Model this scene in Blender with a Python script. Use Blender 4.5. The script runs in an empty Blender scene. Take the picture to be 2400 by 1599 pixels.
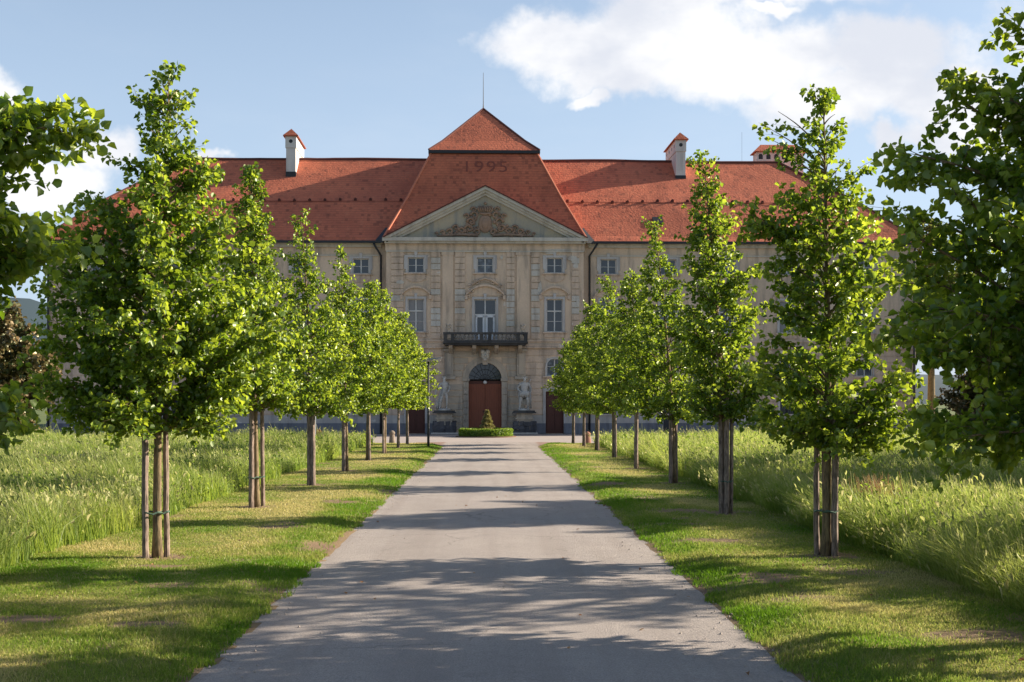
import bpy, math, random
import numpy as np
from mathutils import Vector, Matrix

S = bpy.context.scene
COL = S.collection
R = math.radians
random.seed(7)

# ------------------------------------------------------------------ camera
cd = bpy.data.cameras.new('camera')
cam = bpy.data.objects.new('camera', cd)
COL.objects.link(cam)
cam.location = (0, 0, 2.1)
cam.rotation_euler = (R(90), 0, 0)
cd.sensor_width = 36
cd.lens = 36 * 2800 / 2400
cd.shift_x = (1200 - 1147) / 2400
cd.shift_y = (945 - 799.5) / 2400
cd.clip_start = 0.1
cd.clip_end = 20000
S.camera = cam

# ------------------------------------------------------------------ light
SUN_AZ = 12.8      # degrees behind the +X axis
SUN_EL = 23.5
EXPOSURE = 1.35
SKY = 0.068
sd = bpy.data.lights.new('sun', 'SUN')
sd.energy = 5.0
sd.angle = R(0.53)
sd.color = (1.0, 0.87, 0.70)
so = bpy.data.objects.new('sun', sd)
COL.objects.link(so)
tosun = Vector((math.cos(R(SUN_EL)) * math.cos(R(SUN_AZ)), math.cos(R(SUN_EL)) * math.sin(R(SUN_AZ)), math.sin(R(SUN_EL))))
so.rotation_euler = tosun.to_track_quat('Z', 'Y').to_euler()
so.location = tosun * 200
S.view_settings.view_transform = 'Standard'
S.view_settings.look = 'None'
S.view_settings.exposure = EXPOSURE
S.view_settings.gamma = 1
S.cycles.max_bounces = 6
S.cycles.diffuse_bounces = 3
S.cycles.transmission_bounces = 4
S.cycles.sample_clamp_indirect = 6

W = bpy.data.worlds.new('World')
S.world = W
W.use_nodes = True


class NT:
    def __init__(s, tree):
        s.t = tree
        s.n = tree.nodes
        s.l = tree.links

    def new(s, typ, **kw):
        nd = s.n.new(typ)
        for k, v in kw.items():
            setattr(nd, k, v)
        return nd

    def put(s, sock, v):
        if hasattr(v, 'is_output') or isinstance(v, bpy.types.NodeSocket):
            s.l.new(v, sock)
        else:
            if isinstance(v, (tuple, list)) and sock.type == 'RGBA' and len(v) == 3:
                v = (*v, 1)
            sock.default_value = v

    def math(s, op, a, b=0.0, c=0.0, clamp=False):
        nd = s.new('ShaderNodeMath', operation=op, use_clamp=clamp)
        s.put(nd.inputs[0], a); s.put(nd.inputs[1], b); s.put(nd.inputs[2], c)
        return nd.outputs[0]

    def vmath(s, op, a, b=None, out=0):
        nd = s.new('ShaderNodeVectorMath', operation=op)
        s.put(nd.inputs[0], a)
        if b is not None:
            s.put(nd.inputs[1], b)
        return nd.outputs[out]

    def mix(s, f, a, b, blend='MIX'):
        nd = s.new('ShaderNodeMix', data_type='RGBA', blend_type=blend)
        s.put(nd.inputs['Factor'], f)
        s.put(nd.inputs[6], a); s.put(nd.inputs[7], b)
        return nd.outputs[2]

    def noise(s, vec, scale, detail=4, rough=0.55, dist=0.0, col=False):
        nd = s.new('ShaderNodeTexNoise')
        if vec is not None:
            s.l.new(vec, nd.inputs['Vector'])
        nd.inputs['Scale'].default_value = scale
        nd.inputs['Detail'].default_value = detail
        nd.inputs['Roughness'].default_value = rough
        nd.inputs['Distortion'].default_value = dist
        return nd.outputs['Color' if col else 'Fac']

    def ramp(s, f, lo, hi, a=0.0, b=1.0):
        nd = s.new('ShaderNodeMapRange', interpolation_type='SMOOTHSTEP')
        s.put(nd.inputs[0], f)
        nd.inputs[1].default_value = lo; nd.inputs[2].default_value = hi
        nd.inputs[3].default_value = a; nd.inputs[4].default_value = b
        return nd.outputs[0]

    def scalevec(s, vec, sc):
        return s.vmath('MULTIPLY', vec, sc)


# sky with clouds, laid out in world directions
w = NT(W.node_tree)
w.n.clear()
wo = w.new('ShaderNodeOutputWorld')
bg = w.new('ShaderNodeBackground')
bg.inputs['Strength'].default_value = SKY
sky = w.new('ShaderNodeTexSky', sky_type='NISHITA')
sky.sun_disc = False
sky.sun_elevation = R(SUN_EL)
sky.sun_rotation = R(90 - SUN_AZ)
sky.air_density = 1.0
sky.dust_density = 1.6
sky.ozone_density = 1.2
tc = w.new('ShaderNodeTexCoord')
dirv = tc.outputs['Generated']
sx = w.new('ShaderNodeSeparateXYZ'); w.l.new(dirv, sx.inputs[0])
yy = w.math('MAXIMUM', sx.outputs[1], 0.05)
cu = w.math('DIVIDE', sx.outputs[0], yy)
cv = w.math('DIVIDE', sx.outputs[2], yy)
cb = w.new('ShaderNodeCombineXYZ')
w.l.new(cu, cb.inputs[0]); w.l.new(cv, cb.inputs[1])
uv = cb.outputs[0]
d1 = w.noise(uv, 9, 5, 0.6, col=True)
d1 = w.vmath('SUBTRACT', d1, (0.5, 0.5, 0.5))
d1 = w.vmath('MULTIPLY', d1, (0.10, 0.085, 0))
uvd = w.vmath('ADD', uv, d1)
blobs = [(1330, 95, 215, 95), (1560, 80, 290, 125), (1430, 165, 190, 60), (1790, 140, 270, 85), (2090, 125, 220, 120),
         (2010, 235, 280, 80), (1380, 226, 60, 22), (1700, -60, 420, 80), (1800, 25, 60, 20), (2240, 250, 180, 90),
         (2240, 340, 170, 45), (2080, 350, 60, 45), (250, 345, 105, 72), (170, 420, 120, 60), (-20, 230, 60, 80),
         (0, 330, 90, 60), (60, 420, 120, 60), (490, 365, 60, 25), (2600, 120, 300, 160), (-400, 300, 260, 90)]
m = None
for (bx, by, ra, rb) in blobs:
    c = ((bx - 1147) / 2800, (945 - by) / 2800, 0)
    q = w.vmath('SUBTRACT', uvd, c)
    q = w.vmath('MULTIPLY', q, (2800 / ra, 2800 / rb, 0))
    ln = w.vmath('LENGTH', q, out=1)
    v = w.math('SUBTRACT', 1.0, ln)
    if m is None:
        m = v
    else:
        nd = w.new('ShaderNodeMath', operation='SMOOTH_MAX')
        w.put(nd.inputs[0], m); w.put(nd.inputs[1], v); nd.inputs[2].default_value = 0.18
        m = nd.outputs[0]
n2 = w.noise(uv, 22, 6, 0.62)
n2 = w.math('SUBTRACT', n2, 0.5)
m2 = w.math('MULTIPLY_ADD', n2, 1.0, m)
mask = w.ramp(m2, -0.16, 0.40)
front = w.ramp(sx.outputs[1], 0.05, 0.2)
mask = w.math('MULTIPLY', mask, front)
# thin veils over the rest of the sky
gen = w.noise(w.scalevec(dirv, (1.5, 1.5, 5)), 1.6, 6, 0.6)
veil = w.ramp(gen, 0.5, 0.8, 0, 0.12)
mask = w.math('MAXIMUM', mask, veil)
shade = w.noise(w.scalevec(uv, (1, 1.6, 1)), 7, 5, 0.55)
shade = w.ramp(shade, 0.35, 0.62)
ccol = w.mix(shade, (4.5, 4.7, 5.2), (6.15, 6.15, 6.2))
# paler towards the horizon: the summer haze of this sky
hor = w.ramp(sx.outputs[2], 0.05, 0.6, 0.72, 0.0)
skc = w.mix(hor, sky.outputs[0], (3.55, 4.45, 5.75))
fin = w.mix(mask, skc, ccol)
w.l.new(fin, bg.inputs['Color'])
w.l.new(bg.outputs[0], wo.inputs['Surface'])


# ------------------------------------------------------------------ helpers
def tag(o, label=None, cat=None, group=None, kind=None):
    if label: o['label'] = label
    if cat: o['category'] = cat
    if group: o['group'] = group
    if kind: o['kind'] = kind
    return o


def empty(name, loc=(0, 0, 0), rz=0.0):
    o = bpy.data.objects.new(name, None)
    o.empty_display_size = 0.3
    COL.objects.link(o)
    o.location = loc
    o.rotation_euler = (0, 0, rz)
    return o


def link(name, me, mat, parent=None, smooth=False):
    o = bpy.data.objects.new(name, me)
    COL.objects.link(o)
    if mat is not None and len(me.materials) == 0:
        me.materials.append(mat)
    if parent: o.parent = parent
    if smooth:
        me.polygons.foreach_set('use_smooth', [True] * len(me.polygons))
    return o


class MB:
    def __init__(s):
        s.v = []; s.f = []; s.mi = []; s.cur = 0

    def add(s, vs, fs):
        b = len(s.v)
        s.v += [tuple(p) for p in vs]
        s.f += [tuple(b + i for i in f) for f in fs]
        s.mi += [s.cur] * len(fs)

    def box(s, x0, x1, y0, y1, z0, z1):
        s.add([(x0, y0, z0), (x1, y0, z0), (x1, y1, z0), (x0, y1, z0), (x0, y0, z1), (x1, y0, z1), (x1, y1, z1), (x0, y1, z1)],
              [(0, 3, 2, 1), (4, 5, 6, 7), (0, 1, 5, 4), (1, 2, 6, 5), (2, 3, 7, 6), (3, 0, 4, 7)])

    def quad(s, a, b, c, d):
        s.add([a, b, c, d], [(0, 1, 2, 3)])

    def tube(s, pts, rad, n=8, cap=True):
        pts = [Vector(p) for p in pts]
        if not isinstance(rad, (list, tuple)): rad = [rad] * len(pts)
        rings = []
        up = Vector((0.13, 0.31, 0.94)).normalized()
        for i, p in enumerate(pts):
            t = (pts[min(i + 1, len(pts) - 1)] - pts[max(i - 1, 0)])
            if t.length < 1e-9: t = Vector((0, 0, 1))
            t.normalize()
            a = t.cross(up)
            if a.length < 0.05: a = t.cross(Vector((1, 0, 0)))
            a.normalize(); b = t.cross(a)
            rings.append([p + (a * math.cos(2 * math.pi * k / n) + b * math.sin(2 * math.pi * k / n)) * rad[i] for k in range(n)])
        vs = [q for r in rings for q in r]
        fs = []
        for i in range(len(pts) - 1):
            for k in range(n):
                fs.append((i * n + k, i * n + (k + 1) % n, (i + 1) * n + (k + 1) % n, (i + 1) * n + k))
        if cap:
            fs.append(tuple(range(n - 1, -1, -1)))
            fs.append(tuple((len(pts) - 1) * n + k for k in range(n)))
        s.add(vs, fs)

    def lathe(s, prof, cx=0, cy=0, n=16, sq=False):
        vs = []; fs = []
        for (r, z) in prof:
            for k in range(n):
                a = 2 * math.pi * (k + (0.5 if sq else 0)) / n
                vs.append((cx + r * math.cos(a), cy + r * math.sin(a), z))
        for i in range(len(prof) - 1):
            for k in range(n):
                fs.append((i * n + k, i * n + (k + 1) % n, (i + 1) * n + (k + 1) % n, (i + 1) * n + k))
        fs.append(tuple(range(n - 1, -1, -1)))
        fs.append(tuple((len(prof) - 1) * n + k for k in range(n)))
        s.add(vs, fs)

    def sphere(s, c, r, n=10, m=6, sc=(1, 1, 1)):
        vs = []; fs = []
        for i in range(m + 1):
            th = math.pi * i / m
            for k in range(n):
                a = 2 * math.pi * k / n
                vs.append((c[0] + r * sc[0] * math.sin(th) * math.cos(a), c[1] + r * sc[1] * math.sin(th) * math.sin(a), c[2] + r * sc[2] * math.cos(th)))
        for i in range(m):
            for k in range(n):
                fs.append((i * n + k, (i + 1) * n + k, (i + 1) * n + (k + 1) % n, i * n + (k + 1) % n))
        s.add(vs, fs)

    def prismY(s, poly, y0, y1):
        """poly in (x,z), extruded along y"""
        n = len(poly)
        vs = [(x, y0, z) for x, z in poly] + [(x, y1, z) for x, z in poly]
        fs = [tuple(range(n)), tuple(range(2 * n - 1, n - 1, -1))]
        for i in range(n):
            j = (i + 1) % n
            fs.append((i, n + i, n + j, j))
        s.add(vs, fs)

    def build(s, name, mat, parent=None, smooth=False, mats=None):
        me = bpy.data.meshes.new(name)
        me.from_pydata(s.v, [], s.f)
        me.validate(verbose=False)
        if mats:
            for q in mats: me.materials.append(q)
            if len(me.polygons) == len(s.mi):
                me.polygons.foreach_set('material_index', s.mi)
        me.update()
        return link(name, me, mat, parent, smooth)


def np_mesh(name, V, Q, mat, parent=None, attrs=None):
    """V (n,3), Q (m,4) quads"""
    me = bpy.data.meshes.new(name)
    me.vertices.add(len(V))
    me.vertices.foreach_set('co', np.ascontiguousarray(V, np.float32).ravel())
    me.loops.add(Q.size)
    me.loops.foreach_set('vertex_index', np.ascontiguousarray(Q, np.int32).ravel())
    me.polygons.add(len(Q))
    me.polygons.foreach_set('loop_start', np.arange(0, Q.size, 4, dtype=np.int32))
    me.update(calc_edges=True)
    for k, a in (attrs or {}).items():
        at = me.attributes.new(k, 'FLOAT', 'POINT')
        at.data.foreach_set('value', np.ascontiguousarray(a, np.float32))
    return link(name, me, mat, parent)


def copy_tree(o, parent=None):
    c = o.copy(); COL.objects.link(c)
    if parent is not None: c.parent = parent
    for ch in o.children:
        copy_tree(ch, c)
    return c


def vnoise(x, y, seed=0):
    """value noise 0..1 on arrays"""
    xi = np.floor(x).astype(np.int64); yi = np.floor(y).astype(np.int64)
    fx = x - xi; fy = y - yi
    fx = fx * fx * (3 - 2 * fx); fy = fy * fy * (3 - 2 * fy)

    def h(a, b):
        k = (a * 374761393 + b * 668265263 + seed * 1442695041) & 0xffffffff
        k = ((k ^ (k >> 13)) * 1274126177) & 0xffffffff
        k = (k ^ (k >> 16)) & 0xffff
        return k / 65535.0
    return (h(xi, yi) * (1 - fx) + h(xi + 1, yi) * fx) * (1 - fy) + (h(xi, yi + 1) * (1 - fx) + h(xi + 1, yi + 1) * fx) * fy


def fnoise(x, y, seed=0):
    return 0.5 * vnoise(x, y, seed) + 0.3 * vnoise(x * 2.1, y * 2.1, seed + 1) + 0.2 * vnoise(x * 4.3, y * 4.3, seed + 2)


# ------------------------------------------------------------------ materials
def mat(name, col, rough=0.85, build=None, spec=0.3, metal=0.0):
    m_ = bpy.data.materials.new(name)
    m_.use_nodes = True
    t = NT(m_.node_tree)
    b = t.n['Principled BSDF']
    b.inputs['Base Color'].default_value = (*col, 1)
    b.inputs['Roughness'].default_value = rough
    b.inputs['Specular IOR Level'].default_value = spec
    b.inputs['Metallic'].default_value = metal
    if build: build(t, b)
    return m_


def obj_co(t):
    return t.new('ShaderNodeTexCoord').outputs['Object']


def bump(t, b, h, strength=0.5, dist=0.02):
    bp = t.new('ShaderNodeBump')
    bp.inputs['Strength'].default_value = strength
    bp.inputs['Distance'].default_value = dist
    t.l.new(h, bp.inputs['Height'])
    t.l.new(bp.outputs[0], b.inputs['Normal'])


def plaster(c1, c2, stain, peel=None, peelamt=0.0):
    def f(t, b):
        co = obj_co(t)
        n1 = t.noise(co, 0.35, 5, 0.6)
        n3 = t.noise(t.scalevec(co, (1.6, 1.6, 0.22)), 1.3, 6, 0.65)
        n4 = t.noise(co, 9, 4, 0.6)
        c = t.mix(t.ramp(n1, 0.35, 0.65), c1, c2)
        c = t.mix(t.ramp(n3, 0.46, 0.68, 0, 0.75), c, stain)
        c = t.mix(t.ramp(n4, 0.3, 0.7, 0, 0.18), c, stain)
        if peel:
            n5 = t.noise(t.scalevec(co, (1, 1, 1.3)), 1.1, 7, 0.62)
            c = t.mix(t.ramp(n5, 0.72 - peelamt, 0.745 - peelamt, 0, 0.85), c, peel)
        t.l.new(c, b.inputs['Base Color'])
        bump(t, b, n4, 0.3, 0.02)
    return f


M = {}
M['wall'] = mat('ochre_plaster', (0.4, 0.3, 0.2), 0.92, plaster((0.66, 0.51, 0.38), (0.55, 0.425, 0.315), (0.30, 0.245, 0.195), (0.60, 0.55, 0.48), 0.04))
M['wall2'] = mat('banded_plaster', (0.4, 0.3, 0.2), 0.92, plaster((0.62, 0.48, 0.365), (0.52, 0.40, 0.305), (0.25, 0.20, 0.16), (0.58, 0.53, 0.46), 0.07))
M['groove'] = mat('dirty_groove', (0.30, 0.215, 0.145), 0.95)
M['portal'] = mat('portal_stone', (0.4, 0.35, 0.3), 0.92, plaster((0.46, 0.38, 0.29), (0.38, 0.33, 0.27), (0.18, 0.165, 0.15), (0.55, 0.5, 0.45), 0.06))
M['peeled'] = mat('peeled_stone', (0.6, 0.56, 0.5), 0.9, plaster((0.56, 0.53, 0.48), (0.46, 0.43, 0.38), (0.30, 0.26, 0.22)))
M['plinth'] = mat('grey_plinth', (0.18, 0.19, 0.22), 0.9, plaster((0.20, 0.21, 0.24), (0.15, 0.16, 0.19), (0.09, 0.09, 0.10), (0.4, 0.38, 0.36), 0.03))
M['plinth2'] = mat('pale_plinth', (0.45, 0.42, 0.38), 0.9, plaster((0.50, 0.46, 0.41), (0.40, 0.37, 0.34), (0.26, 0.25, 0.25), (0.58, 0.55, 0.5), 0.1))
M['pale'] = mat('pale_moulding', (0.55, 0.52, 0.46), 0.88, plaster((0.56, 0.52, 0.45), (0.48, 0.44, 0.38), (0.32, 0.29, 0.25)))
M['frame'] = mat('window_surround', (0.5, 0.48, 0.46), 0.8, plaster((0.50, 0.48, 0.46), (0.42, 0.40, 0.39), (0.30, 0.28, 0.27)))
M['wood'] = mat('white_casement', (0.55, 0.54, 0.52), 0.6)
M['relief'] = mat('brown_relief', (0.25, 0.17, 0.1), 0.95, plaster((0.36, 0.235, 0.165), (0.27, 0.18, 0.13), (0.14, 0.10, 0.08)))
M['tymp'] = mat('tympanum', (0.45, 0.4, 0.3), 0.92, plaster((0.46, 0.37, 0.25), (0.33, 0.31, 0.26), (0.20, 0.21, 0.21)))
M['dark'] = mat('dark_metal', (0.025, 0.027, 0.032), 0.5)
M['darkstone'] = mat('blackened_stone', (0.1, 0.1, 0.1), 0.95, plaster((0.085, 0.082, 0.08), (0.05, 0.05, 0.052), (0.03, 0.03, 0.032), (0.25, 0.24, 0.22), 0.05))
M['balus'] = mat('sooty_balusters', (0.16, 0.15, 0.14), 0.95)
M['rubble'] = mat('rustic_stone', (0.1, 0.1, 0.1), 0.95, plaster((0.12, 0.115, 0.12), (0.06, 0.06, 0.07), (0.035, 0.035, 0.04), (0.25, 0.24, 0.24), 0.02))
M['statue'] = mat('weathered_statue', (0.5, 0.5, 0.48), 0.9, plaster((0.55, 0.53, 0.49), (0.34, 0.33, 0.31), (0.08, 0.08, 0.08), (0.11, 0.11, 0.11), 0.12))
M['white'] = mat('chimney_white', (0.62, 0.6, 0.56), 0.88, plaster((0.62, 0.60, 0.57), (0.54, 0.52, 0.50), (0.38, 0.36, 0.34)))
M['glass'] = mat('window_glass', (0.022, 0.028, 0.04), 0.08, spec=0.7)
M['glass2'] = mat('sky_reflection_glass', (0.06, 0.075, 0.10), 0.12, lambda t, b: t.l.new(t.mix(t.ramp(t.noise(obj_co(t), 1.8, 3, 0.6), 0.4, 0.6), (0.03, 0.035, 0.045), (0.13, 0.155, 0.19)), b.inputs['Base Color']), spec=0.7)  # blotchy blue sky reflection painted into the pane colour
M['curtain'] = mat('grey_curtain_glass', (0.2, 0.19, 0.19), 0.25, spec=0.6)


def tiles(dark):
    def f(t, b):
        co = obj_co(t)
        sp = t.new('ShaderNodeSeparateXYZ'); t.l.new(co, sp.inputs[0])
        z = sp.outputs[2]
        row = t.math('FRACT', t.math('MULTIPLY', z, 5.2))
        n1 = t.noise(co, 0.5, 5, 0.62)
        n2 = t.noise(t.scalevec(co, (7, 7, 5.2)), 1.0, 2, 0.7)
        n3 = t.noise(t.scalevec(co, (1.2, 1.2, 0.18)), 1.1, 5, 0.7)
        a, c_, d = dark
        c = t.mix(t.ramp(n1, 0.32, 0.68), a, c_)
        c = t.mix(t.ramp(n2, 0.35, 0.7, 0, 0.5), c, d)
        c = t.mix(t.ramp(n3, 0.5, 0.75, 0, 0.5), c, (0.19, 0.065, 0.043))
        c = t.mix(t.ramp(row, 0.0, 0.22, 0.5, 0.0), c, (0.09, 0.035, 0.025))
        vt = t.new('ShaderNodeTexWhiteNoise', noise_dimensions='3D')
        t.l.new(t.vmath('FLOOR', t.scalevec(co, (4.5, 0.001, 5.2))), vt.inputs[0])
        c = t.mix(t.ramp(vt.outputs['Value'], 0.86, 1.0, 0, 0.25), c, (0.55, 0.20, 0.11))
        c = t.mix(t.ramp(vt.outputs['Value'], 0.16, 0.0, 0, 0.5), c, (0.14, 0.05, 0.035))
        t.l.new(c, b.inputs['Base Color'])
        hh = t.math('MULTIPLY_ADD', n2, 0.8, row)
        bump(t, b, hh, 0.8, 0.05)
    return f


M['tile'] = mat('red_roof_tiles', (0.4, 0.1, 0.05), 0.85, tiles(((0.57, 0.165, 0.088), (0.46, 0.13, 0.072), (0.34, 0.105, 0.065))))
M['ridge'] = mat('ridge_tiles', (0.50, 0.17, 0.10), 0.8)
M['oldtile'] = mat('dark_tiles', (0.10, 0.035, 0.03), 0.85)
M['numeral'] = mat('darker_red_tiles', (0.22, 0.065, 0.045), 0.85)


def gatewood(t, b):
    co = obj_co(t)
    sp = t.new('ShaderNodeSeparateXYZ'); t.l.new(co, sp.inputs[0])
    fr = t.math('FRACT', t.math('MULTIPLY', sp.outputs[0], 6.5))
    n = t.noise(t.scalevec(co, (14, 14, 1.2)), 1.5, 5, 0.6)
    c = t.mix(n, (0.26, 0.082, 0.044), (0.14, 0.045, 0.026))
    c = t.mix(t.ramp(fr, 0.0, 0.09, 0.8, 0), c, (0.03, 0.01, 0.006))
    t.l.new(c, b.inputs['Base Color'])


M['gate'] = mat('red_brown_wood', (0.25, 0.07, 0.03), 0.6, gatewood)
M['door'] = mat('dark_red_wood', (0.085, 0.03, 0.022), 0.6)


def asphalt(t, b):
    co = obj_co(t)
    n1 = t.noise(co, 0.6, 4, 0.6)
    n2 = t.noise(co, 55, 3, 0.75)
    n3 = t.noise(co, 6, 5, 0.6)
    vo = t.new('ShaderNodeTexVoronoi', feature='DISTANCE_TO_EDGE')
    cd_ = t.vmath('ADD', co, t.vmath('MULTIPLY', t.noise(co, 1.3, 4, 0.6, col=True), (0.9, 0.9, 0)))
    t.l.new(cd_, vo.inputs['Vector']); vo.inputs['Scale'].default_value = 0.55
    c = t.mix(t.ramp(n1, 0.3, 0.7), (0.34, 0.30, 0.275), (0.41, 0.36, 0.325))
    c = t.mix(t.ramp(n3, 0.45, 0.75, 0, 0.35), c, (0.25, 0.225, 0.215))
    c = t.mix(t.ramp(n2, 0.35, 0.7, 0, 0.55), c, (0.13, 0.118, 0.115))
    c = t.mix(t.ramp(n2, 0.3, 0.15, 0, 0.6), c, (0.42, 0.38, 0.36))
    trk = t.noise(t.scalevec(co, (2.2, 0.09, 1)), 1.0, 4, 0.6)
    c = t.mix(t.ramp(trk, 0.42, 0.66, 0, 0.45), c, (0.24, 0.205, 0.185))
    stn = t.noise(co, 1.7, 6, 0.7, 0.6)
    c = t.mix(t.ramp(stn, 0.6, 0.7, 0, 0.35), c, (0.17, 0.15, 0.14))
    grit = t.noise(co, 120, 2, 0.8)
    c = t.mix(t.ramp(grit, 0.56, 0.68, 0, 0.5), c, (0.10, 0.09, 0.085))
    c = t.mix(t.ramp(grit, 0.42, 0.32, 0, 0.4), c, (0.55, 0.5, 0.46))
    crack = t.ramp(vo.outputs['Distance'], 0.002, 0.012, 0.45, 0.0)
    gate_ = t.ramp(t.noise(co, 0.35, 3, 0.5), 0.5, 0.6)
    c = t.mix(t.math('MULTIPLY', crack, gate_), c, (0.07, 0.06, 0.055))
    # soil creeping in from the verges
    sp = t.new('ShaderNodeSeparateXYZ'); t.l.new(co, sp.inputs[0])
    ax = t.math('ABSOLUTE', t.math('SUBTRACT', sp.outputs[0], 0.06))
    e = t.math('MULTIPLY_ADD', t.noise(co, 3.5, 5, 0.7), 0.7, ax)
    c = t.mix(t.ramp(e, 2.62, 2.9, 0, 0.8), c, (0.22, 0.13, 0.095))
    t.l.new(c, b.inputs['Base Color'])
    bump(t, b, n2, 0.9, 0.012)


M['asphalt'] = mat('worn_asphalt', (0.2, 0.2, 0.2), 0.9, asphalt)


def gravel(t, b):
    co = obj_co(t)
    n1 = t.noise(co, 0.4, 4, 0.6)
    n2 = t.noise(co, 25, 3, 0.8)
    c = t.mix(t.ramp(n1, 0.3, 0.7), (0.36, 0.31, 0.28), (0.30, 0.265, 0.25))
    c = t.mix(t.ramp(n2, 0.35, 0.7, 0, 0.3), c, (0.2, 0.18, 0.17))
    t.l.new(c, b.inputs['Base Color'])


M['gravel'] = mat('forecourt_gravel', (0.36, 0.33, 0.3), 0.95, gravel)


def lawnmat(t, b):
    co = obj_co(t)
    n1 = t.noise(co, 0.55, 5, 0.62)
    n2 = t.noise(co, 2.3, 5, 0.65)
    n3 = t.noise(co, 30, 3, 0.7)
    c = t.mix(t.ramp(n1, 0.38, 0.62), (0.14, 0.17, 0.025), (0.30, 0.26, 0.08))
    c = t.mix(t.ramp(n2, 0.5, 0.72, 0, 0.8), c, (0.27, 0.21, 0.10))
    c = t.mix(t.ramp(t.noise(co, 1.4, 6, 0.75), 0.60, 0.70, 0, 0.8), c, (0.085, 0.055, 0.035))
    c = t.mix(t.ramp(n3, 0.35, 0.7, 0, 0.4), c, (0.05, 0.075, 0.015))
    ab = t.new('ShaderNodeAttribute', attribute_name='bare')
    c = t.mix(t.math('MULTIPLY', ab.outputs['Fac'], 0.9), c, t.mix(n2, (0.15, 0.09, 0.055), (0.25, 0.17, 0.115)))
    sp = t.new('ShaderNodeSeparateXYZ'); t.l.new(co, sp.inputs[0])
    ax = t.math('ABSOLUTE', t.math('SUBTRACT', sp.outputs[0], 0.06))
    e = t.math('MULTIPLY_ADD', t.noise(co, 3.5, 5, 0.7), 0.5, ax)
    c = t.mix(t.ramp(e, 2.8, 2.62, 0, 0.75), c, (0.20, 0.12, 0.085))
    t.l.new(c, b.inputs['Base Color'])
    bump(t, b, n3, 0.8, 0.03)


M['lawn'] = mat('mown_lawn', (0.1, 0.13, 0.03), 0.95, lawnmat)
M['soil'] = mat('meadow_ground', (0.07, 0.09, 0.025), 0.95, lambda t, b: t.l.new(
    t.mix(t.ramp(t.noise(obj_co(t), 0.2, 5, 0.6), 0.35, 0.65), (0.06, 0.095, 0.02), (0.11, 0.13, 0.035)), b.inputs['Base Color']))
M['bare'] = mat('bare_earth', (0.15, 0.09, 0.06), 0.95)


def leafy(name, ca, cb_, cc, ta, tb, transl=0.5, gloss=0.12, hattr=False):
    """ca..cc: reflecting colours; ta,tb: light passing through the blade"""
    m_ = bpy.data.materials.new(name)
    m_.use_nodes = True
    t = NT(m_.node_tree)
    t.n.clear()
    out = t.new('ShaderNodeOutputMaterial')
    at = t.new('ShaderNodeAttribute', attribute_name='tint')
    f = at.outputs['Fac']
    c = t.mix(t.ramp(f, 0.0, 0.6), ca, cb_)
    c = t.mix(t.ramp(f, 0.75, 1.0), c, cc)
    tcn = t.mix(f, ta, tb)
    if hattr:
        ah = t.new('ShaderNodeAttribute', attribute_name='ripe')
        c = t.mix(ah.outputs['Fac'], c, (0.52, 0.47, 0.26))
        tcn = t.mix(ah.outputs['Fac'], tcn, (0.52, 0.47, 0.24))
    d = t.new('ShaderNodeBsdfDiffuse'); t.l.new(c, d.inputs[0])
    tr = t.new('ShaderNodeBsdfTranslucent'); t.l.new(tcn, tr.inputs[0])
    gl = t.new('ShaderNodeBsdfGlossy'); gl.inputs['Roughness'].default_value = 0.4
    gl.inputs['Color'].default_value = (0.75, 0.8, 0.6, 1)
    m1 = t.new('ShaderNodeMixShader'); m1.inputs[0].default_value = transl
    t.l.new(d.outputs[0], m1.inputs[1]); t.l.new(tr.outputs[0], m1.inputs[2])
    m2_ = t.new('ShaderNodeMixShader'); m2_.inputs[0].default_value = gloss
    t.l.new(m1.outputs[0], m2_.inputs[1]); t.l.new(gl.outputs[0], m2_.inputs[2])
    t.l.new(m2_.outputs[0], out.inputs['Surface'])
    return m_


M['linden'] = leafy('linden_leaves', (0.038, 0.085, 0.012), (0.09, 0.16, 0.023), (0.22, 0.29, 0.055), (0.18, 0.30, 0.013), (0.54, 0.64, 0.045), 0.5, 0.06)
M['chestnut'] = leafy('chestnut_leaves', (0.045, 0.07, 0.02), (0.10, 0.09, 0.035), (0.40, 0.31, 0.19), (0.1, 0.1, 0.03), (0.3, 0.2, 0.1), 0.35, 0.05)
M['fargreen'] = leafy('far_leaves', (0.06, 0.10, 0.03), (0.10, 0.14, 0.04), (0.16, 0.2, 0.07), (0.18, 0.24, 0.04), (0.3, 0.34, 0.08), 0.4, 0.04)
M['meadow'] = leafy('meadow_blades', (0.06, 0.13, 0.018), (0.14, 0.215, 0.035), (0.33, 0.35, 0.11), (0.20, 0.36, 0.025), (0.50, 0.57, 0.09), 0.48, 0.02, True)
M['turf'] = leafy('turf_blades', (0.07, 0.145, 0.012), (0.19, 0.24, 0.035), (0.50, 0.41, 0.19), (0.18, 0.36, 0.015), (0.52, 0.48, 0.16), 0.42, 0.02)
M['hedge'] = leafy('hedge_leaves', (0.07, 0.16, 0.01), (0.14, 0.24, 0.02), (0.24, 0.32, 0.03), (0.2, 0.36, 0.02), (0.4, 0.5, 0.04), 0.4, 0.06)
M['conifer'] = leafy('golden_needles', (0.28, 0.25, 0.12), (0.40, 0.36, 0.18), (0.5, 0.45, 0.25), (0.3, 0.3, 0.08), (0.4, 0.36, 0.1), 0.3, 0.02)


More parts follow.
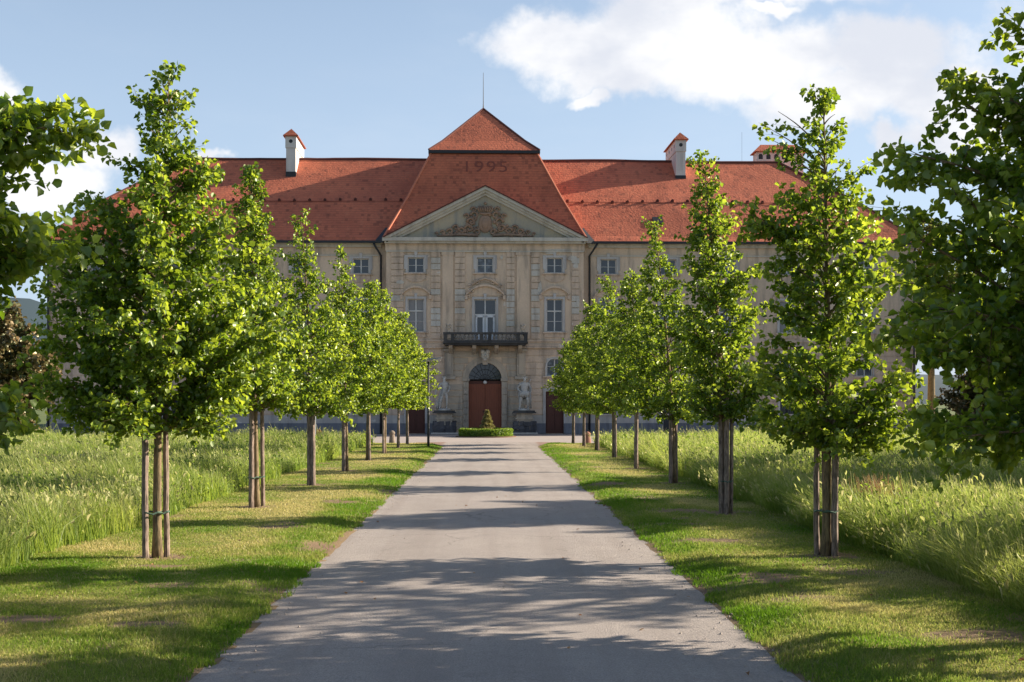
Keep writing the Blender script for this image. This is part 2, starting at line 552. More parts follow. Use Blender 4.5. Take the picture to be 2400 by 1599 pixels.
def bark(c1, c2):
    def f(t, b):
        co = obj_co(t)
        n = t.noise(t.scalevec(co, (1, 1, 0.18)), 38, 4, 0.65)
        n_ = t.noise(co, 4, 4, 0.6)
        c = t.mix(t.ramp(n, 0.35, 0.65), c1, c2)
        c = t.mix(t.ramp(n_, 0.5, 0.7, 0, 0.5), c, (0.06, 0.065, 0.04))
        t.l.new(c, b.inputs['Base Color'])
        bump(t, b, n, 0.7, 0.01)
    return f


M['bark'] = mat('linden_bark', (0.12, 0.09, 0.06), 0.9, bark((0.24, 0.175, 0.095), (0.10, 0.075, 0.045)))
M['stake'] = mat('stake_timber', (0.2, 0.15, 0.12), 0.85, bark((0.30, 0.225, 0.185), (0.10, 0.075, 0.06)))

# ------------------------------------------------------------------ ground, road, forecourt
ROAD_L, ROAD_R = -2.29, 2.42
EDGE_L, EDGE_R = -5.65, 5.2
LAWN_END = 61.0


def lawn_h(x, y):
    x = np.asarray(x, float); y = np.asarray(y, float)
    side = np.where(x < 0, ROAD_L - x, x - ROAD_R)
    up = np.clip(side / 0.5, 0, 1)
    return np.where(side < -0.12, -0.03, 0.006) + up * (0.03 + 0.07 * fnoise(x * 0.35 + 40, y * 0.3 + 9, 3) + 0.015 * fnoise(x * 2, y * 2, 8))


def gp(px, py):
    """photo pixel of a foot point -> ground position"""
    Y = 2.1 * 2800 / (py - 945)
    return ((px - 1147) / 2800 * Y, Y)


LP = [(372, 1318), (600, 1198), (731, 1144), (811, 1111), (862, 1085), (902, 1068), (932, 1055), (954, 1045)]
RP = [(1938, 1314), (1700, 1212), (1578, 1140), (1493, 1105), (1439, 1076), (1398, 1060), (1367, 1050), (1343, 1043)]
SPOTS = [(3.2, 13.9, .5, .55), (4.25, 10.3, .7, .4), (-4.4, 11.2, .75, .3), (-3.25, 10.9, .5, .25), (-2.5, 17.1, .3, .7), (-3.4, 19.5, .6, .35),
         (3.3, 17.8, .6, .35), (3.6, 22.5, .7, .5), (-3.1, 24.5, .5, .5), (-4.0, 14.9, .5, .2), (3.0, 30, .6, .8), (-4.6, 9.6, .4, .2)]
SPOTS += [(*gp(*p), .42, .42) for p in LP + RP]


def bare_amt(x, y):
    x = np.asarray(x, float); y = np.asarray(y, float)
    v = np.zeros_like(x)
    nn = fnoise(x * 3.1, y * 3.1, 211) - 0.5
    for (a, b, c, d) in SPOTS:
        q = np.sqrt(((x - a) / c) ** 2 + ((y - b) / d) ** 2) + nn * 1.1
        v = np.maximum(v, np.clip((1.05 - q) * 2.2, 0, 1))
    return np.maximum(v, np.clip((fnoise(x * 0.9 + 5, y * 0.9, 221) - 0.66) * 7, 0, 0.8))


gb = MB()
gb.quad((-6000, -300, -0.06), (6000, -300, -0.06), (6000, 9000, -0.06), (-6000, 9000, -0.06))
tag(gb.build('ground', M['soil']), 'flat green ground running out to the horizon', 'ground', kind='structure')


def edge_wobble(y, s):
    y = np.asarray(y, float)
    w_ = 0.10 * (vnoise(y * 0.8, y * 0 + s, 5) - 0.5) + 0.05 * (vnoise(y * 3.1, y * 0 + s + 7, 6) - 0.5)
    return w_


# road as a strip with a slightly ragged edge
ys = np.arange(-6, 64.01, 0.2)
xl = ROAD_L + edge_wobble(ys, 1); xr = ROAD_R + edge_wobble(ys, 2)
fl = np.clip((ys - 56) / 6, 0, 1) ** 2 * 1.6
xl = xl - fl; xr = xr + fl
nx_ = 5
V = []
for j in range(nx_):
    V.append(np.stack([xl + (xr - xl) * j / (nx_ - 1), ys, np.zeros_like(ys) + 0.004 + 0.02 * (1 - abs(j / (nx_ - 1) * 2 - 1))], 1))
V = np.concatenate(V); n_ = len(ys)
Q = []
for j in range(nx_ - 1):
    a = np.arange(n_ - 1) + j * n_
    Q.append(np.stack([a, a + n_, a + n_ + 1, a + 1], 1))
road = np_mesh('road', V, np.concatenate(Q), M['asphalt'])
tag(road, 'straight grey asphalt drive between the two tree rows, dappled with shade', 'road', kind='structure')

pb = MB()
pb.quad((-60, 59.5, -0.02), (60, 59.5, -0.02), (60, 82.6, -0.02), (-60, 82.6, -0.02))
tag(pb.build('forecourt', M['gravel']), 'pale forecourt paving across the front of the palace', 'forecourt', kind='structure')

for side, (xa, xb) in (('left', (EDGE_L - 1.2, ROAD_L + 0.25)), ('right', (ROAD_R - 0.25, EDGE_R + 1.2))):
    ys = np.arange(-6, LAWN_END + 0.01, 0.12)
    nx_ = 44
    V = []
    for j in range(nx_):
        u = j / (nx_ - 1)
        ew = edge_wobble(ys, 1 if side == 'left' else 2)
        fl = np.clip((ys - 56) / 6, 0, 1) ** 2 * 1.6
        if side == 'left':
            x = xa + (xb + ew - fl - xa) * u
        else:
            x = xa + ew + fl + (xb - xa - ew - fl) * u
        V.append(np.stack([x, ys, lawn_h(x, ys)], 1))
    V = np.concatenate(V); n_ = len(ys)
    Q = []
    for j in range(nx_ - 1):
        a = np.arange(n_ - 1) + j * n_
        Q.append(np.stack([a, a + n_, a + n_ + 1, a + 1], 1))
    o = np_mesh('lawn', V, np.concatenate(Q), M['lawn'], None, {'bare': bare_amt(V[:, 0], V[:, 1])})
    o.data.polygons.foreach_set('use_smooth', [True] * len(o.data.polygons))
    tag(o, 'mown grass verge with dry yellow patches on the %s of the drive' % side, 'lawn', kind='structure')

# hills far off to the left
hb = MB()
xs = np.linspace(-6000, 6000, 121)
rows = []
for k, (yy_, s) in enumerate(((3000, 0.0), (3400, 0.6), (3900, 1.0), (4600, 0.8), (5400, 0.1))):
    rows.append([(x, yy_, -2 + s * (150 + 230 * float(fnoise(np.array([x / 900 + 5]), np.array([1.5 + k * 0.3]), 4)[0]))
                  * (1.0 if x < -900 else 0.42)) for x in xs])
nv = len(xs)
hb.add([p for r in rows for p in r], [(k * nv + i, k * nv + i + 1, (k + 1) * nv + i + 1, (k + 1) * nv + i) for k in range(4) for i in range(nv - 1)])
M['hill'] = mat('haze_tinted_hill', (0.035, 0.06, 0.075), 0.95)  # woodland colour with the blue of distant haze mixed in
tag(hb.build('hills', M['hill'], smooth=True), 'wooded hills far behind the palace', 'hills', kind='structure')


# ------------------------------------------------------------------ leaves, grass
def leaf_cloud(P, D, N, L, Wd, fold=0.25, shape=((0.5, 0.36), (0.40, 0.74))):
    """P base, D direction, N normal, L length, Wd width -> 6 verts / 2 quads per leaf"""
    D = D / (np.linalg.norm(D, axis=1, keepdims=True) + 1e-9)
    T = np.cross(D, N); T /= (np.linalg.norm(T, axis=1, keepdims=True) + 1e-9)
    N = np.cross(T, D)
    fold = fold * (0.3 + 2.4 * np.random.default_rng(len(P)).random((len(P), 1)))
    L = L[:, None]; Wd = Wd[:, None]
    (w1, l1), (w2, l2) = shape
    f = fold
    v0 = P
    v1 = P + T * Wd * w1 + D * L * l1 + N * Wd * w1 * f
    v2 = P + T * Wd * w2 + D * L * l2 + N * Wd * w2 * f
    v3 = P + D * L * 0.97 - N * L * (fold - 0.05)
    v4 = P - T * Wd * w2 + D * L * l2 + N * Wd * w2 * f
    v5 = P - T * Wd * w1 + D * L * l1 + N * Wd * w1 * f
    V = np.stack([v0, v1, v2, v3, v4, v5], 1).reshape(-1, 3)
    n = len(P)
    b = np.arange(n)[:, None] * 6
    Q = np.concatenate([b + np.array([[0, 1, 2, 3]]), b + np.array([[0, 3, 4, 5]])], 1).reshape(-1, 4)
    return V, Q


def blades(name, P, H, Wd, lean, az, material, parent=None, tint=None, ripe=None):
    """upright grass blades: 6 verts, 2 quads"""
    n = len(P)
    ld = np.stack([np.cos(lean[1]), np.sin(lean[1]), np.zeros(n)], 1) * lean[0][:, None]
    T = np.stack([np.cos(az), np.sin(az), np.zeros(n)], 1)
    Z = np.array([[0, 0, 1.0]])
    H_ = H[:, None]; W_ = Wd[:, None] * 0.5
    p0 = P; p1 = P + Z * H_ * 0.55 + ld * H_ * 0.3; p2 = P + Z * H_ * (1 - 0.25 * lean[0][:, None]) + ld * H_
    V = np.stack([p0 - T * W_, p0 + T * W_, p1 + T * W_ * 0.85, p1 - T * W_ * 0.85, p2 + T * W_ * 0.3, p2 - T * W_ * 0.3], 1).reshape(-1, 3)
    b = np.arange(n)[:, None] * 6
    Q = np.concatenate([b + np.array([[0, 1, 2, 3]]), b + np.array([[3, 2, 4, 5]])], 1).reshape(-1, 4)
    at = {'tint': np.repeat(tint, 6)}
    if ripe is not None:
        rp = np.zeros((n, 6)); rp[:, 2:4] = ripe[:, None] * 0.35; rp[:, 4:] = ripe[:, None]
        at['ripe'] = rp.ravel()
    return np_mesh(name, V, Q, material, parent, at)


rng = np.random.default_rng(11)


def meadow(side):
    Ps = []
    for (y0, y1, dens) in ((7, 13, 1900), (13, 20, 2100), (20, 30, 1050), (30, 44, 480), (44, 60.5, 240)):
        if side < 0:
            xa = -(0.43 * y1 + 2.5); xb = EDGE_L
        else:
            xa = EDGE_R; xb = 0.47 * y1 + 2.5
        if xb <= xa: continue
        n = int((xb - xa) * (y1 - y0) * dens)
        x = rng.uniform(xa, xb, n); y = rng.uniform(y0, y1, n)
        e = (EDGE_L if side < 0 else EDGE_R) + 0.9 * (fnoise(y * 0.5, y * 0 + side * 9, 21) - 0.5) + 0.5 * (fnoise(y * 2.5, x * 2.5, 22) - 0.5)
        keep = ((x < e) if side < 0 else (x > e)) & (fnoise(x * 2.4, y * 2.4, 31) > 0.24)
        keep &= (np.abs(x) < (0.43 if side < 0 else 0.47) * y + 2.6)
        Ps.append(np.stack([x, y, np.full(n, 0.0)], 1)[keep])
    P = np.concatenate(Ps); n = len(P)
    x, y = P[:, 0], P[:, 1]
    hgt = (0.22 + 0.95 * fnoise(x * 0.55, y * 0.55, 41)) * rng.uniform(0.45, 1.15, n)
    hgt *= np.where(fnoise(x * 1.2 + 7, y * 1.2, 51) > 0.6, 1.15, 0.95)
    wd = 0.0030 + 0.00028 * y + rng.uniform(0, 0.0025, n)
    base = 0.95 * (fnoise(x * 0.55, y * 0.55, 61) - 0.18) + 0.5 * rng.random(n) * (0.5 + fnoise(x * 0.8, y * 0.8, 71))
    ripe = (rng.random(n) < 0.16 * fnoise(x * 0.5 + 3, y * 0.5, 81) * 1.6) * rng.uniform(0.3, 0.95, n)
    hgt = np.where(ripe > 0, hgt * 1.15, hgt)
    ripe = np.maximum(ripe, rng.uniform(0.0, 0.42, n) * (0.4 + 0.9 * fnoise(x * 0.4 + 60, y * 0.4, 87)))
    leanm = rng.uniform(0.08, 0.95, n)
    swirl = 6.28 * fnoise(x * 0.7 + 20, y * 0.7, 83)
    ldir = np.where(rng.random(n) < 0.55, rng.normal(math.pi, 1.3, n), swirl + rng.normal(0, 0.6, n))
    P[:, 2] = -0.03
    az = rng.uniform(0, math.pi, n)
    o = blades('meadow_grass', P, hgt, wd, (leanm, ldir), az, M['meadow'], None, np.clip(base, 0, 1), ripe)
    # seed heads
    sel = np.where(rng.random(n) < 0.05 + 0.5 * np.clip(fnoise(x * 0.45 + 3, y * 0.45, 81) - 0.5, 0, 1))[0]
    ld = np.stack([np.cos(ldir), np.sin(ldir), np.zeros(n)], 1)
    tipz = hgt * (1 - 0.25 * leanm)
    tp = P + ld * (leanm * hgt)[:, None] + np.stack([np.zeros(n), np.zeros(n), tipz], 1)
    k = len(sel)
    V, Q = leaf_cloud(tp[sel] - np.array([0, 0, 0.03]), ld[sel] * 0.5 + np.array([0, 0, 1.0]) + rng.normal(0, .25, (k, 3)), rng.normal(0, 1, (k, 3)),
                      rng.uniform(0.05, 0.12, k), (0.012 + 0.0006 * y[sel]) * rng.uniform(0.7, 1.3, k))
    o2 = np_mesh('seed_heads', V, Q, M['meadow'], o, {'tint': rng.uniform(.5, 1, k).repeat(6), 'ripe': rng.uniform(.2, .85, k).repeat(6)})
    # broad leaves of docks, clover and sorrel among the blades
    sel = np.where(rng.random(n) < 0.22 * (fnoise(x * 0.9 + 30, y * 0.9, 85) > 0.55))[0]
    k = len(sel)
    pos = P[sel] + np.stack([rng.normal(0, .04, k), rng.normal(0, .04, k), hgt[sel] * rng.uniform(0.3, 0.95, k)], 1)
    V, Q = leaf_cloud(pos, rng.normal(0, 1, (k, 3)) + np.array([0, 0, .35]), rng.normal(0, .7, (k, 3)) + np.array([0, 0, .8]),
                      (0.035 + 0.0012 * y[sel]) * rng.uniform(0.7, 1.5, k), (0.018 + 0.0008 * y[sel]) * rng.uniform(0.7, 1.5, k))
    o3 = np_mesh('herb_leaves', V, Q, M['meadow'], o, {'tint': np.clip(base[sel] * 0.8, 0, 1).repeat(6), 'ripe': np.zeros(k * 6)})
    tag(o, 'tall unmown meadow grass on the %s behind the tree row' % ('left' if side < 0 else 'right'), 'meadow grass', kind='stuff')
    return n


print('meadow', meadow(-1), meadow(1))


def turf(side):
    Ps = []
    for (y0, y1, dens) in ((7.5, 12, 4200), (12, 17, 2800), (17, 25, 1500), (25, 36, 700), (36, 60.5, 300)):
        xa, xb = (EDGE_L - 0.4, ROAD_L + 0.3) if side < 0 else (ROAD_R - 0.3, EDGE_R + 0.4)
        n = int((xb - xa) * (y1 - y0) * dens)
        Ps.append(np.stack([rng.uniform(xa, xb, n), rng.uniform(y0, y1, n), np.zeros(n)], 1))
    P = np.concatenate(Ps)
    x, y = P[:, 0], P[:, 1]
    e = (ROAD_L + edge_wobble(y, 1)) if side < 0 else (ROAD_R + edge_wobble(y, 2))
    dist = (e - x) if side < 0 else (x - e)
    dist = dist - np.clip((y - 56) / 6, 0, 1) ** 2 * 1.6
    bare = fnoise(x * 1.7 + 11, y * 1.7, 91)
    keep = (dist > -0.24 + 0.34 * fnoise(x * 3, y * 3, 92)) & (rng.random(len(x)) < np.clip((bare - 0.10) * 4.5, 0.22, 1))
    keep &= rng.random(len(x)) > bare_amt(x, y) * 0.92
    P = P[keep]; x, y, dist = x[keep], y[keep], dist[keep]
    n = len(P)
    P[:, 2] = np.maximum(lawn_h(x, y) - 0.004, 0.0)
    dry = fnoise(x * 0.55 + 2, y * 0.42, 101)
    lush = np.clip(1 - (dist - 0.1) / 1.1, 0, 1)
    tint = np.clip((dry - 0.36) * 3.0 + 0.14 + 0.36 * np.exp(-((dist - 1.6) / 0.75) ** 2) + rng.normal(0, 0.22, n) - 0.5 * lush, 0, 1)
    hgt = (0.016 + 0.03 * fnoise(x * 1.5, y * 1.5, 111) ** 1.5 + 0.04 * lush * fnoise(x * 2.2, y * 2.2, 113)) * rng.uniform(0.6, 1.5, n)
    wd = 0.0035 + 0.00028 * y
    o = blades('turf_grass', P, hgt, wd, (rng.uniform(0.1, 0.9, n), rng.uniform(0, 6.28, n)), rng.uniform(0, math.pi, n), M['turf'], None, tint)
    tag(o, 'short mown grass blades on the verge %s of the drive' % ('left' if side < 0 else 'right'), 'grass', kind='stuff')
    return n


print('turf', turf(-1), turf(1))


# ------------------------------------------------------------------ trees
def interp(prof, z):
    zs = [p[0] for p in prof]; rs = [p[1] for p in prof]
    return float(np.interp(z, zs, rs))


def make_tree(name, x, y, prof, top, lean=(0, 0), trunk_r=0.07, nprim=46, leaf=0.085, dens=1.0, seed=1, mleaf='linden',
              label='', cat='tree', group=None, bend=0.0, droop=0.35, twig=0.42, z_first=None, extra=(), thin=None, gap=0.52):
    rg = np.random.default_rng(seed)
    root = empty(name, (x, y, 0), 0)
    tag(root, label, cat, group)
    zb = prof[0][0] + rg.uniform(-0.18, 0.14) * (top < 7) if z_first is None else z_first
    ph = rg.uniform(0, 6.28)

    def axis(z):
        t = max(0, (z / top))
        return np.array([lean[0] * t ** 2 + bend * math.sin(t * 5 + ph) * 0.5, lean[1] * t ** 2 + bend * math.cos(t * 4 + ph) * 0.4, z])
    tb = MB()
    zs = np.linspace(-0.05, top * 0.97, 15)
    base_r = [trunk_r * (1.35 if i == 0 else 1) * (1 - 0.9 * (z / top) ** 1.1 if z > 0 else 1) for i, z in enumerate(zs)]
    tb.tube([axis(z) for z in zs], [max(r, 0.006) for r in base_r], 9)
    P = []; D = []; Nn = []; Ls = []; Tn = []
    br = []
    for i in range(nprim):
        f = (i + rg.uniform(0, 0.9)) / nprim
        zt = zb + (top - zb) * (f ** 1.05)          # height where the branch ends
        az = i * 2.39996 + rg.uniform(-0.35, 0.35)
        br.append((zt, az, rg.uniform(0.55, 1.2)))
    for (zt, az, k) in extra:
        br.append((zt, az, -k))
    for (zt, az, k) in br:
        lump = float(fnoise(np.array([math.cos(az) * 1.3 + seed]), np.array([math.sin(az) * 1.3 + zt * 1.1]), seed)[0])
        Rr = interp(prof, zt) * k * (gap + (1.3 - gap) * lump) if k > 0 else -k
        rise = Rr * rg.uniform(0.35, 0.95) + 0.05
        z0 = max(zb * 0.93, zt - rise)
        a0 = axis(z0)
        end = axis(zt) + np.array([math.cos(az) * Rr, math.sin(az) * Rr, 0])
        mid = a0 * 0.5 + end * 0.5 + np.array([0, 0, 0.12 * Rr]) + rg.normal(0, 0.05 * Rr, 3)
        pts = []
        ns = 6
        for s in range(ns + 1):
            t = s / ns
            pts.append((1 - t) ** 2 * a0 + 2 * t * (1 - t) * mid + t * t * end + np.array([0, 0, -droop * 0.25 * Rr * max(0, t - 0.6)]))
        r0 = trunk_r * 0.34 * (0.5 + 0.5 * min(1, Rr))
        tb.tube(pts, [max(0.003, r0 * (1 - 0.85 * s / ns)) for s in range(ns + 1)], 5, cap=False)
        nt = max(4, int(Rr * 10.5 * dens ** 0.5) + 3)
        for q in range(nt):
            if thin and zt > thin[0] and rg.random() > thin[1]: continue
            t = 0.22 + 0.80 * (q + rg.random()) / nt
            t = min(t, 1.0)
            s = min(int(t * ns), ns - 1); u = t * ns - s
            p0 = pts[s] * (1 - u) + pts[s + 1] * u
            bd = pts[s + 1] - pts[s]; bd = bd / (np.linalg.norm(bd) + 1e-9)
            rd = rg.normal(0, 1, 3); rd[2] *= 0.55
            td = bd * 0.75 + rd * 0.62 + np.array([0, 0, 0.1]); td /= np.linalg.norm(td)
            tl = twig * rg.uniform(0.5, 1.15) * (0.55 + 0.45 * min(1.2, Rr))
            p1 = p0 + td * tl + np.array([0, 0, -droop * tl * 0.35])
            pm = p0 + td * tl * 0.5
            tb.tube([p0, pm, p1], [0.0045, 0.003, 0.0015], 3, cap=False)
            nl = max(5, int(tl / 0.024 * dens))
            tt = rg.uniform(0.05, 1.08, nl)[:, None]
            pos = (1 - tt) ** 2 * p0 + 2 * tt * (1 - tt) * pm + tt * tt * p1
            out = np.tile(td, (nl, 1)) * 0.5 + rg.normal(0, 0.75, (nl, 3)) + np.array([0, 0, -0.35])
            on = out / np.linalg.norm(out, axis=1, keepdims=True)
            pos = pos + on * rg.uniform(0.01, 0.055, (nl, 1)) + np.array([0, 0, -0.012])
            nor = rg.normal(0, 0.75, (nl, 3)) + np.array([0, 0, 0.9])
            P.append(pos); D.append(out); Nn.append(nor)
            Ls.append(leaf * rg.uniform(0.6, 1.25, nl))
            Tn.append(np.clip(0.10 + 0.45 * rg.random() + rg.normal(0, 0.2, nl) + 0.35 * (t > 0.8), 0, 1))
    P = np.concatenate(P); D = np.concatenate(D); Nn = np.concatenate(Nn); Ls = np.concatenate(Ls); Tn = np.concatenate(Tn)
    V, Q = leaf_cloud(P, D, Nn, Ls, Ls * 0.92)
    tb.build('trunk', M['bark'], root, smooth=True)
    np_mesh('crown', V, Q, M[mleaf], root, {'tint': np.repeat(Tn, 6)})
    return root, axis, len(P)


ORD = ['nearest', 'second', 'third', 'fourth', 'fifth', 'sixth', 'seventh', 'farthest']
left_prof = [
    ([(1.75, 0.9), (2.1, 1.15), (2.6, 1.35), (3.1, 1.45), (3.9, 1.1), (4.7, 0.72), (5.3, 0.42), (5.9, 0.24), (6.45, 0.1)], 6.45, (0.12, 0)),
    ([(1.95, 0.8), (2.5, 1.1), (3.3, 1.0), (4.1, 0.62), (4.8, 0.40), (5.5, 0.30), (6.1, 0.20), (6.65, 0.08)], 6.65, (-0.10, 0)),
    ([(2.0, 0.9), (2.6, 1.25), (3.4, 1.2), (4.4, 0.8), (5.2, 0.5), (5.9, 0.25), (6.8, 0.1)], 6.8, (-0.3, 0)),
    ([(2.0, 0.9), (2.7, 1.3), (3.6, 1.25), (4.6, 0.8), (5.4, 0.42), (6.0, 0.2), (6.6, 0.1)], 6.6, (-0.15, 0)),
    ([(2.0, 1.0), (2.7, 1.35), (3.7, 1.3), (4.8, 0.85), (5.6, 0.45), (6.5, 0.12)], 6.3, (0.1, 0)),
    ([(2.0, 1.0), (2.8, 1.4), (3.8, 1.3), (5.0, 0.8), (5.9, 0.4), (6.7, 0.12)], 6.6, (-0.1, 0)),
    ([(2.0, 1.0), (2.8, 1.4), (3.8, 1.25), (4.9, 0.8), (5.7, 0.4), (6.4, 0.12)], 6.1, (0.15, 0)),
    ([(1.9, 1.0), (2.7, 1.4), (3.7, 1.25), (4.6, 0.8), (5.3, 0.4), (5.8, 0.12)], 5.8, (0.0, 0)),
]
right_prof = [
    ([(1.75, 0.75), (2.1, 1.0), (2.6, 1.05), (3.2, 0.72), (3.9, 0.78), (4.5, 0.8), (4.85, 0.5), (5.2, 0.3), (5.8, 0.2), (6.3, 0.1)], 6.3, (-0.03, 0)),
    ([(1.9, 0.7), (2.4, 0.88), (3.2, 0.85), (4.0, 0.66), (4.7, 0.5), (5.3, 0.36), (6.0, 0.18), (6.6, 0.08)], 6.6, (-0.42, 0)),
    ([(1.9, 0.85), (2.5, 1.2), (3.4, 1.15), (4.3, 0.8), (5.0, 0.5), (5.8, 0.28), (6.8, 0.1)], 6.75, (-0.5, 0)),
    ([(1.9, 0.85), (2.7, 1.2), (3.6, 1.15), (4.6, 0.75), (5.3, 0.4), (6.0, 0.2), (6.5, 0.1)], 6.1, (-0.2, 0)),
    ([(1.9, 0.95), (2.8, 1.3), (3.8, 1.15), (4.8, 0.7), (5.9, 0.35), (7.0, 0.1)], 6.9, (-0.3, 0)),
    ([(1.9, 0.95), (2.8, 1.3), (3.8, 1.15), (4.8, 0.75), (5.6, 0.4), (6.6, 0.1)], 6.4, (-0.2, 0)),
    ([(1.9, 0.95), (2.8, 1.3), (3.7, 1.1), (4.5, 0.7), (5.2, 0.4), (5.8, 0.1)], 5.8, (-0.1, 0)),
    ([(1.9, 0.95), (2.8, 1.3), (3.6, 1.1), (4.3, 0.7), (4.9, 0.4), (5.3, 0.1)], 5.2, (-0.1, 0)),
]
left_look = ['broad bright crown on two stakes', 'slender dark spire of a crown, just behind the broad one',
             'loose twig leaning out of its pointed top', 'rounded shoulders and an arching twig', 'dense yellow-green crown',
             'dense sunlit crown merging with its neighbours', 'sunlit crown beside the grey lamp post', 'small crown, closest to the forecourt']
right_look = ['ragged crown with a thin feathery leader', 'tall narrow crown leaning towards the drive',
              'dark dense crown with a leaning tip', 'dark crown over a single slim stake', 'tall thin tip against the facade',
              'crown thinning to a short point', 'low sunlit crown near the dark red side door', 'smallest crown, closest to the forecourt']


M['rope'] = mat('faded_green_rope', (0.07, 0.12, 0.09), 0.8)


def stake(x, y, h, r, tilt, label, white=False, nn=8, tilt_to=(0, 0)):
    sb = MB()
    z0 = float(lawn_h(x, y)) - 0.06
    rs = random.Random(int(x * 100 + y * 37))
    pts = [(tilt[0] * u + rs.uniform(-.006, .006), tilt[1] * u, z0 + (h - z0) * u) for u in [k / 9 for k in range(10)]]
    sb.tube(pts, [r * (1.05 - .1 * k / 9) * rs.uniform(.94, 1.06) for k in range(10)], nn)
    o = sb.build('tree_stake', M['stake'], None)
    o.location = (x, y, 0)
    tag(o, label, 'stake', 'timber stakes holding the young trees')
    if 'nearest' in label or 'second' in label:
        tx, ty = -tilt_to[0], -tilt_to[1]
        for zt in ((0.66, 1.96) if h < 2.3 else (1.9,)):
            n8 = 10
            s3 = MB()
            ring = [(tx * .5 + math.cos(6.283 * k / n8) * (abs(tx) * .5 + r * 1.15), ty * .5 + math.sin(6.283 * k / n8) * (abs(ty) * .5 + r * 1.25), zt + .015 * math.sin(k * 2.2)) for k in range(n8 + 1)]
            s3.tube(ring, .012, 5, cap=False)
            s3.build('rope_tie', M['rope'], o)
    if white:
        s2 = MB()
        zt = h * 0.93
        s2.box(tilt[0] - r * 1.3, tilt[0] + r * 1.3, tilt[1] - r * 1.25, tilt[1] + r * 1.25, zt - 0.03, zt + 0.03)
        s2.add([(tilt[0] - 0.03, tilt[1] - r * 1.3, zt), (tilt[0] + 0.03, tilt[1] - r * 1.3, zt), (tilt[0] + 0.055, tilt[1] - r * 1.5, zt - 0.16), (tilt[0] - 0.055, tilt[1] - r * 1.5, zt - 0.16),
                (tilt[0] - 0.03, tilt[1] - r * 1.3 + .01, zt), (tilt[0] + 0.03, tilt[1] - r * 1.3 + .01, zt), (tilt[0] + 0.055, tilt[1] - r * 1.5 + .01, zt - 0.16), (tilt[0] - 0.055, tilt[1] - r * 1.5 + .01, zt - 0.16)],
               [(0, 3, 2, 1), (4, 5, 6, 7), (0, 1, 5, 4), (2, 3, 7, 6), (1, 2, 6, 5), (0, 4, 7, 3)])
        s2.build('strap', M['strap'], o)
    return o


M['strap'] = mat('white_strap', (0.7, 0.7, 0.68), 0.7)
nleaf = 0
for side, pts, profs, looks in (('left', LP, left_prof, left_look), ('right', RP, right_prof, right_look)):
    for i, ((px, py), (pf, top, lean), look) in enumerate(zip(pts, profs, looks)):
        X, Y = gp(px, py)
        near = i < 2
        dn = 1.2 if i < 2 else (1.05 if i < 4 else 0.9)
        lf = 0.074 if i < 2 else (0.083 if i < 4 else 0.092)
        ex = ()
        if side == 'right' and i == 0:
            ex = ((6.0, 3.2, .62), (5.8, 3.0, .7), (5.6, 3.3, .72), (5.45, 2.9, .5), (2.3, -0.3, .95), (2.0, 0.2, .9), (1.85, -.5, .9), (4.65, 3.1, 1.0), (4.5, 3.4, .9))
        if side == 'left' and i == 0:
            ex = ((6.1, 3.3, .4), (3.1, 0.0, 1.45), (2.9, 0.3, 1.45), (3.2, -0.5, 1.35), (2.6, 0.1, 1.3), (2.4, 3.4, 1.5), (2.2, 2.9, 1.35), (5.3, 0.2, .55), (3.9, 3.2, 1.35), (3.7, 2.8, 1.3), (2.9, 3.1, 1.45), (4.8, 3.1, .95), (4.6, 2.8, .9), (4.3, 3.3, 1.15), (4.05, 3.0, 1.25), (4.4, 3.6, 1.0))
        rt, ax, n_ = make_tree('linden_tree', X, Y, pf, top, lean, 0.062 if near else 0.055, 96 if i < 2 else 74, lf, dn * (1.15 if side == 'left' and i == 0 else 1), 100 + i + (50 if side == 'right' else 0),
                               label='%s linden, %s row: %s' % (ORD[i], side, look), cat='tree', group='young lindens lining the drive', bend=0.04, extra=ex,
                               thin={'right0': (5.0, .42), 'left0': (5.5, .6), 'right1': (5.6, .7), 'left2': (5.8, .5), 'left3': (5.6, .5), 'right2': (5.6, .6), 'right4': (5.7, .5)}.get(side + str(i)))
        nleaf += n_
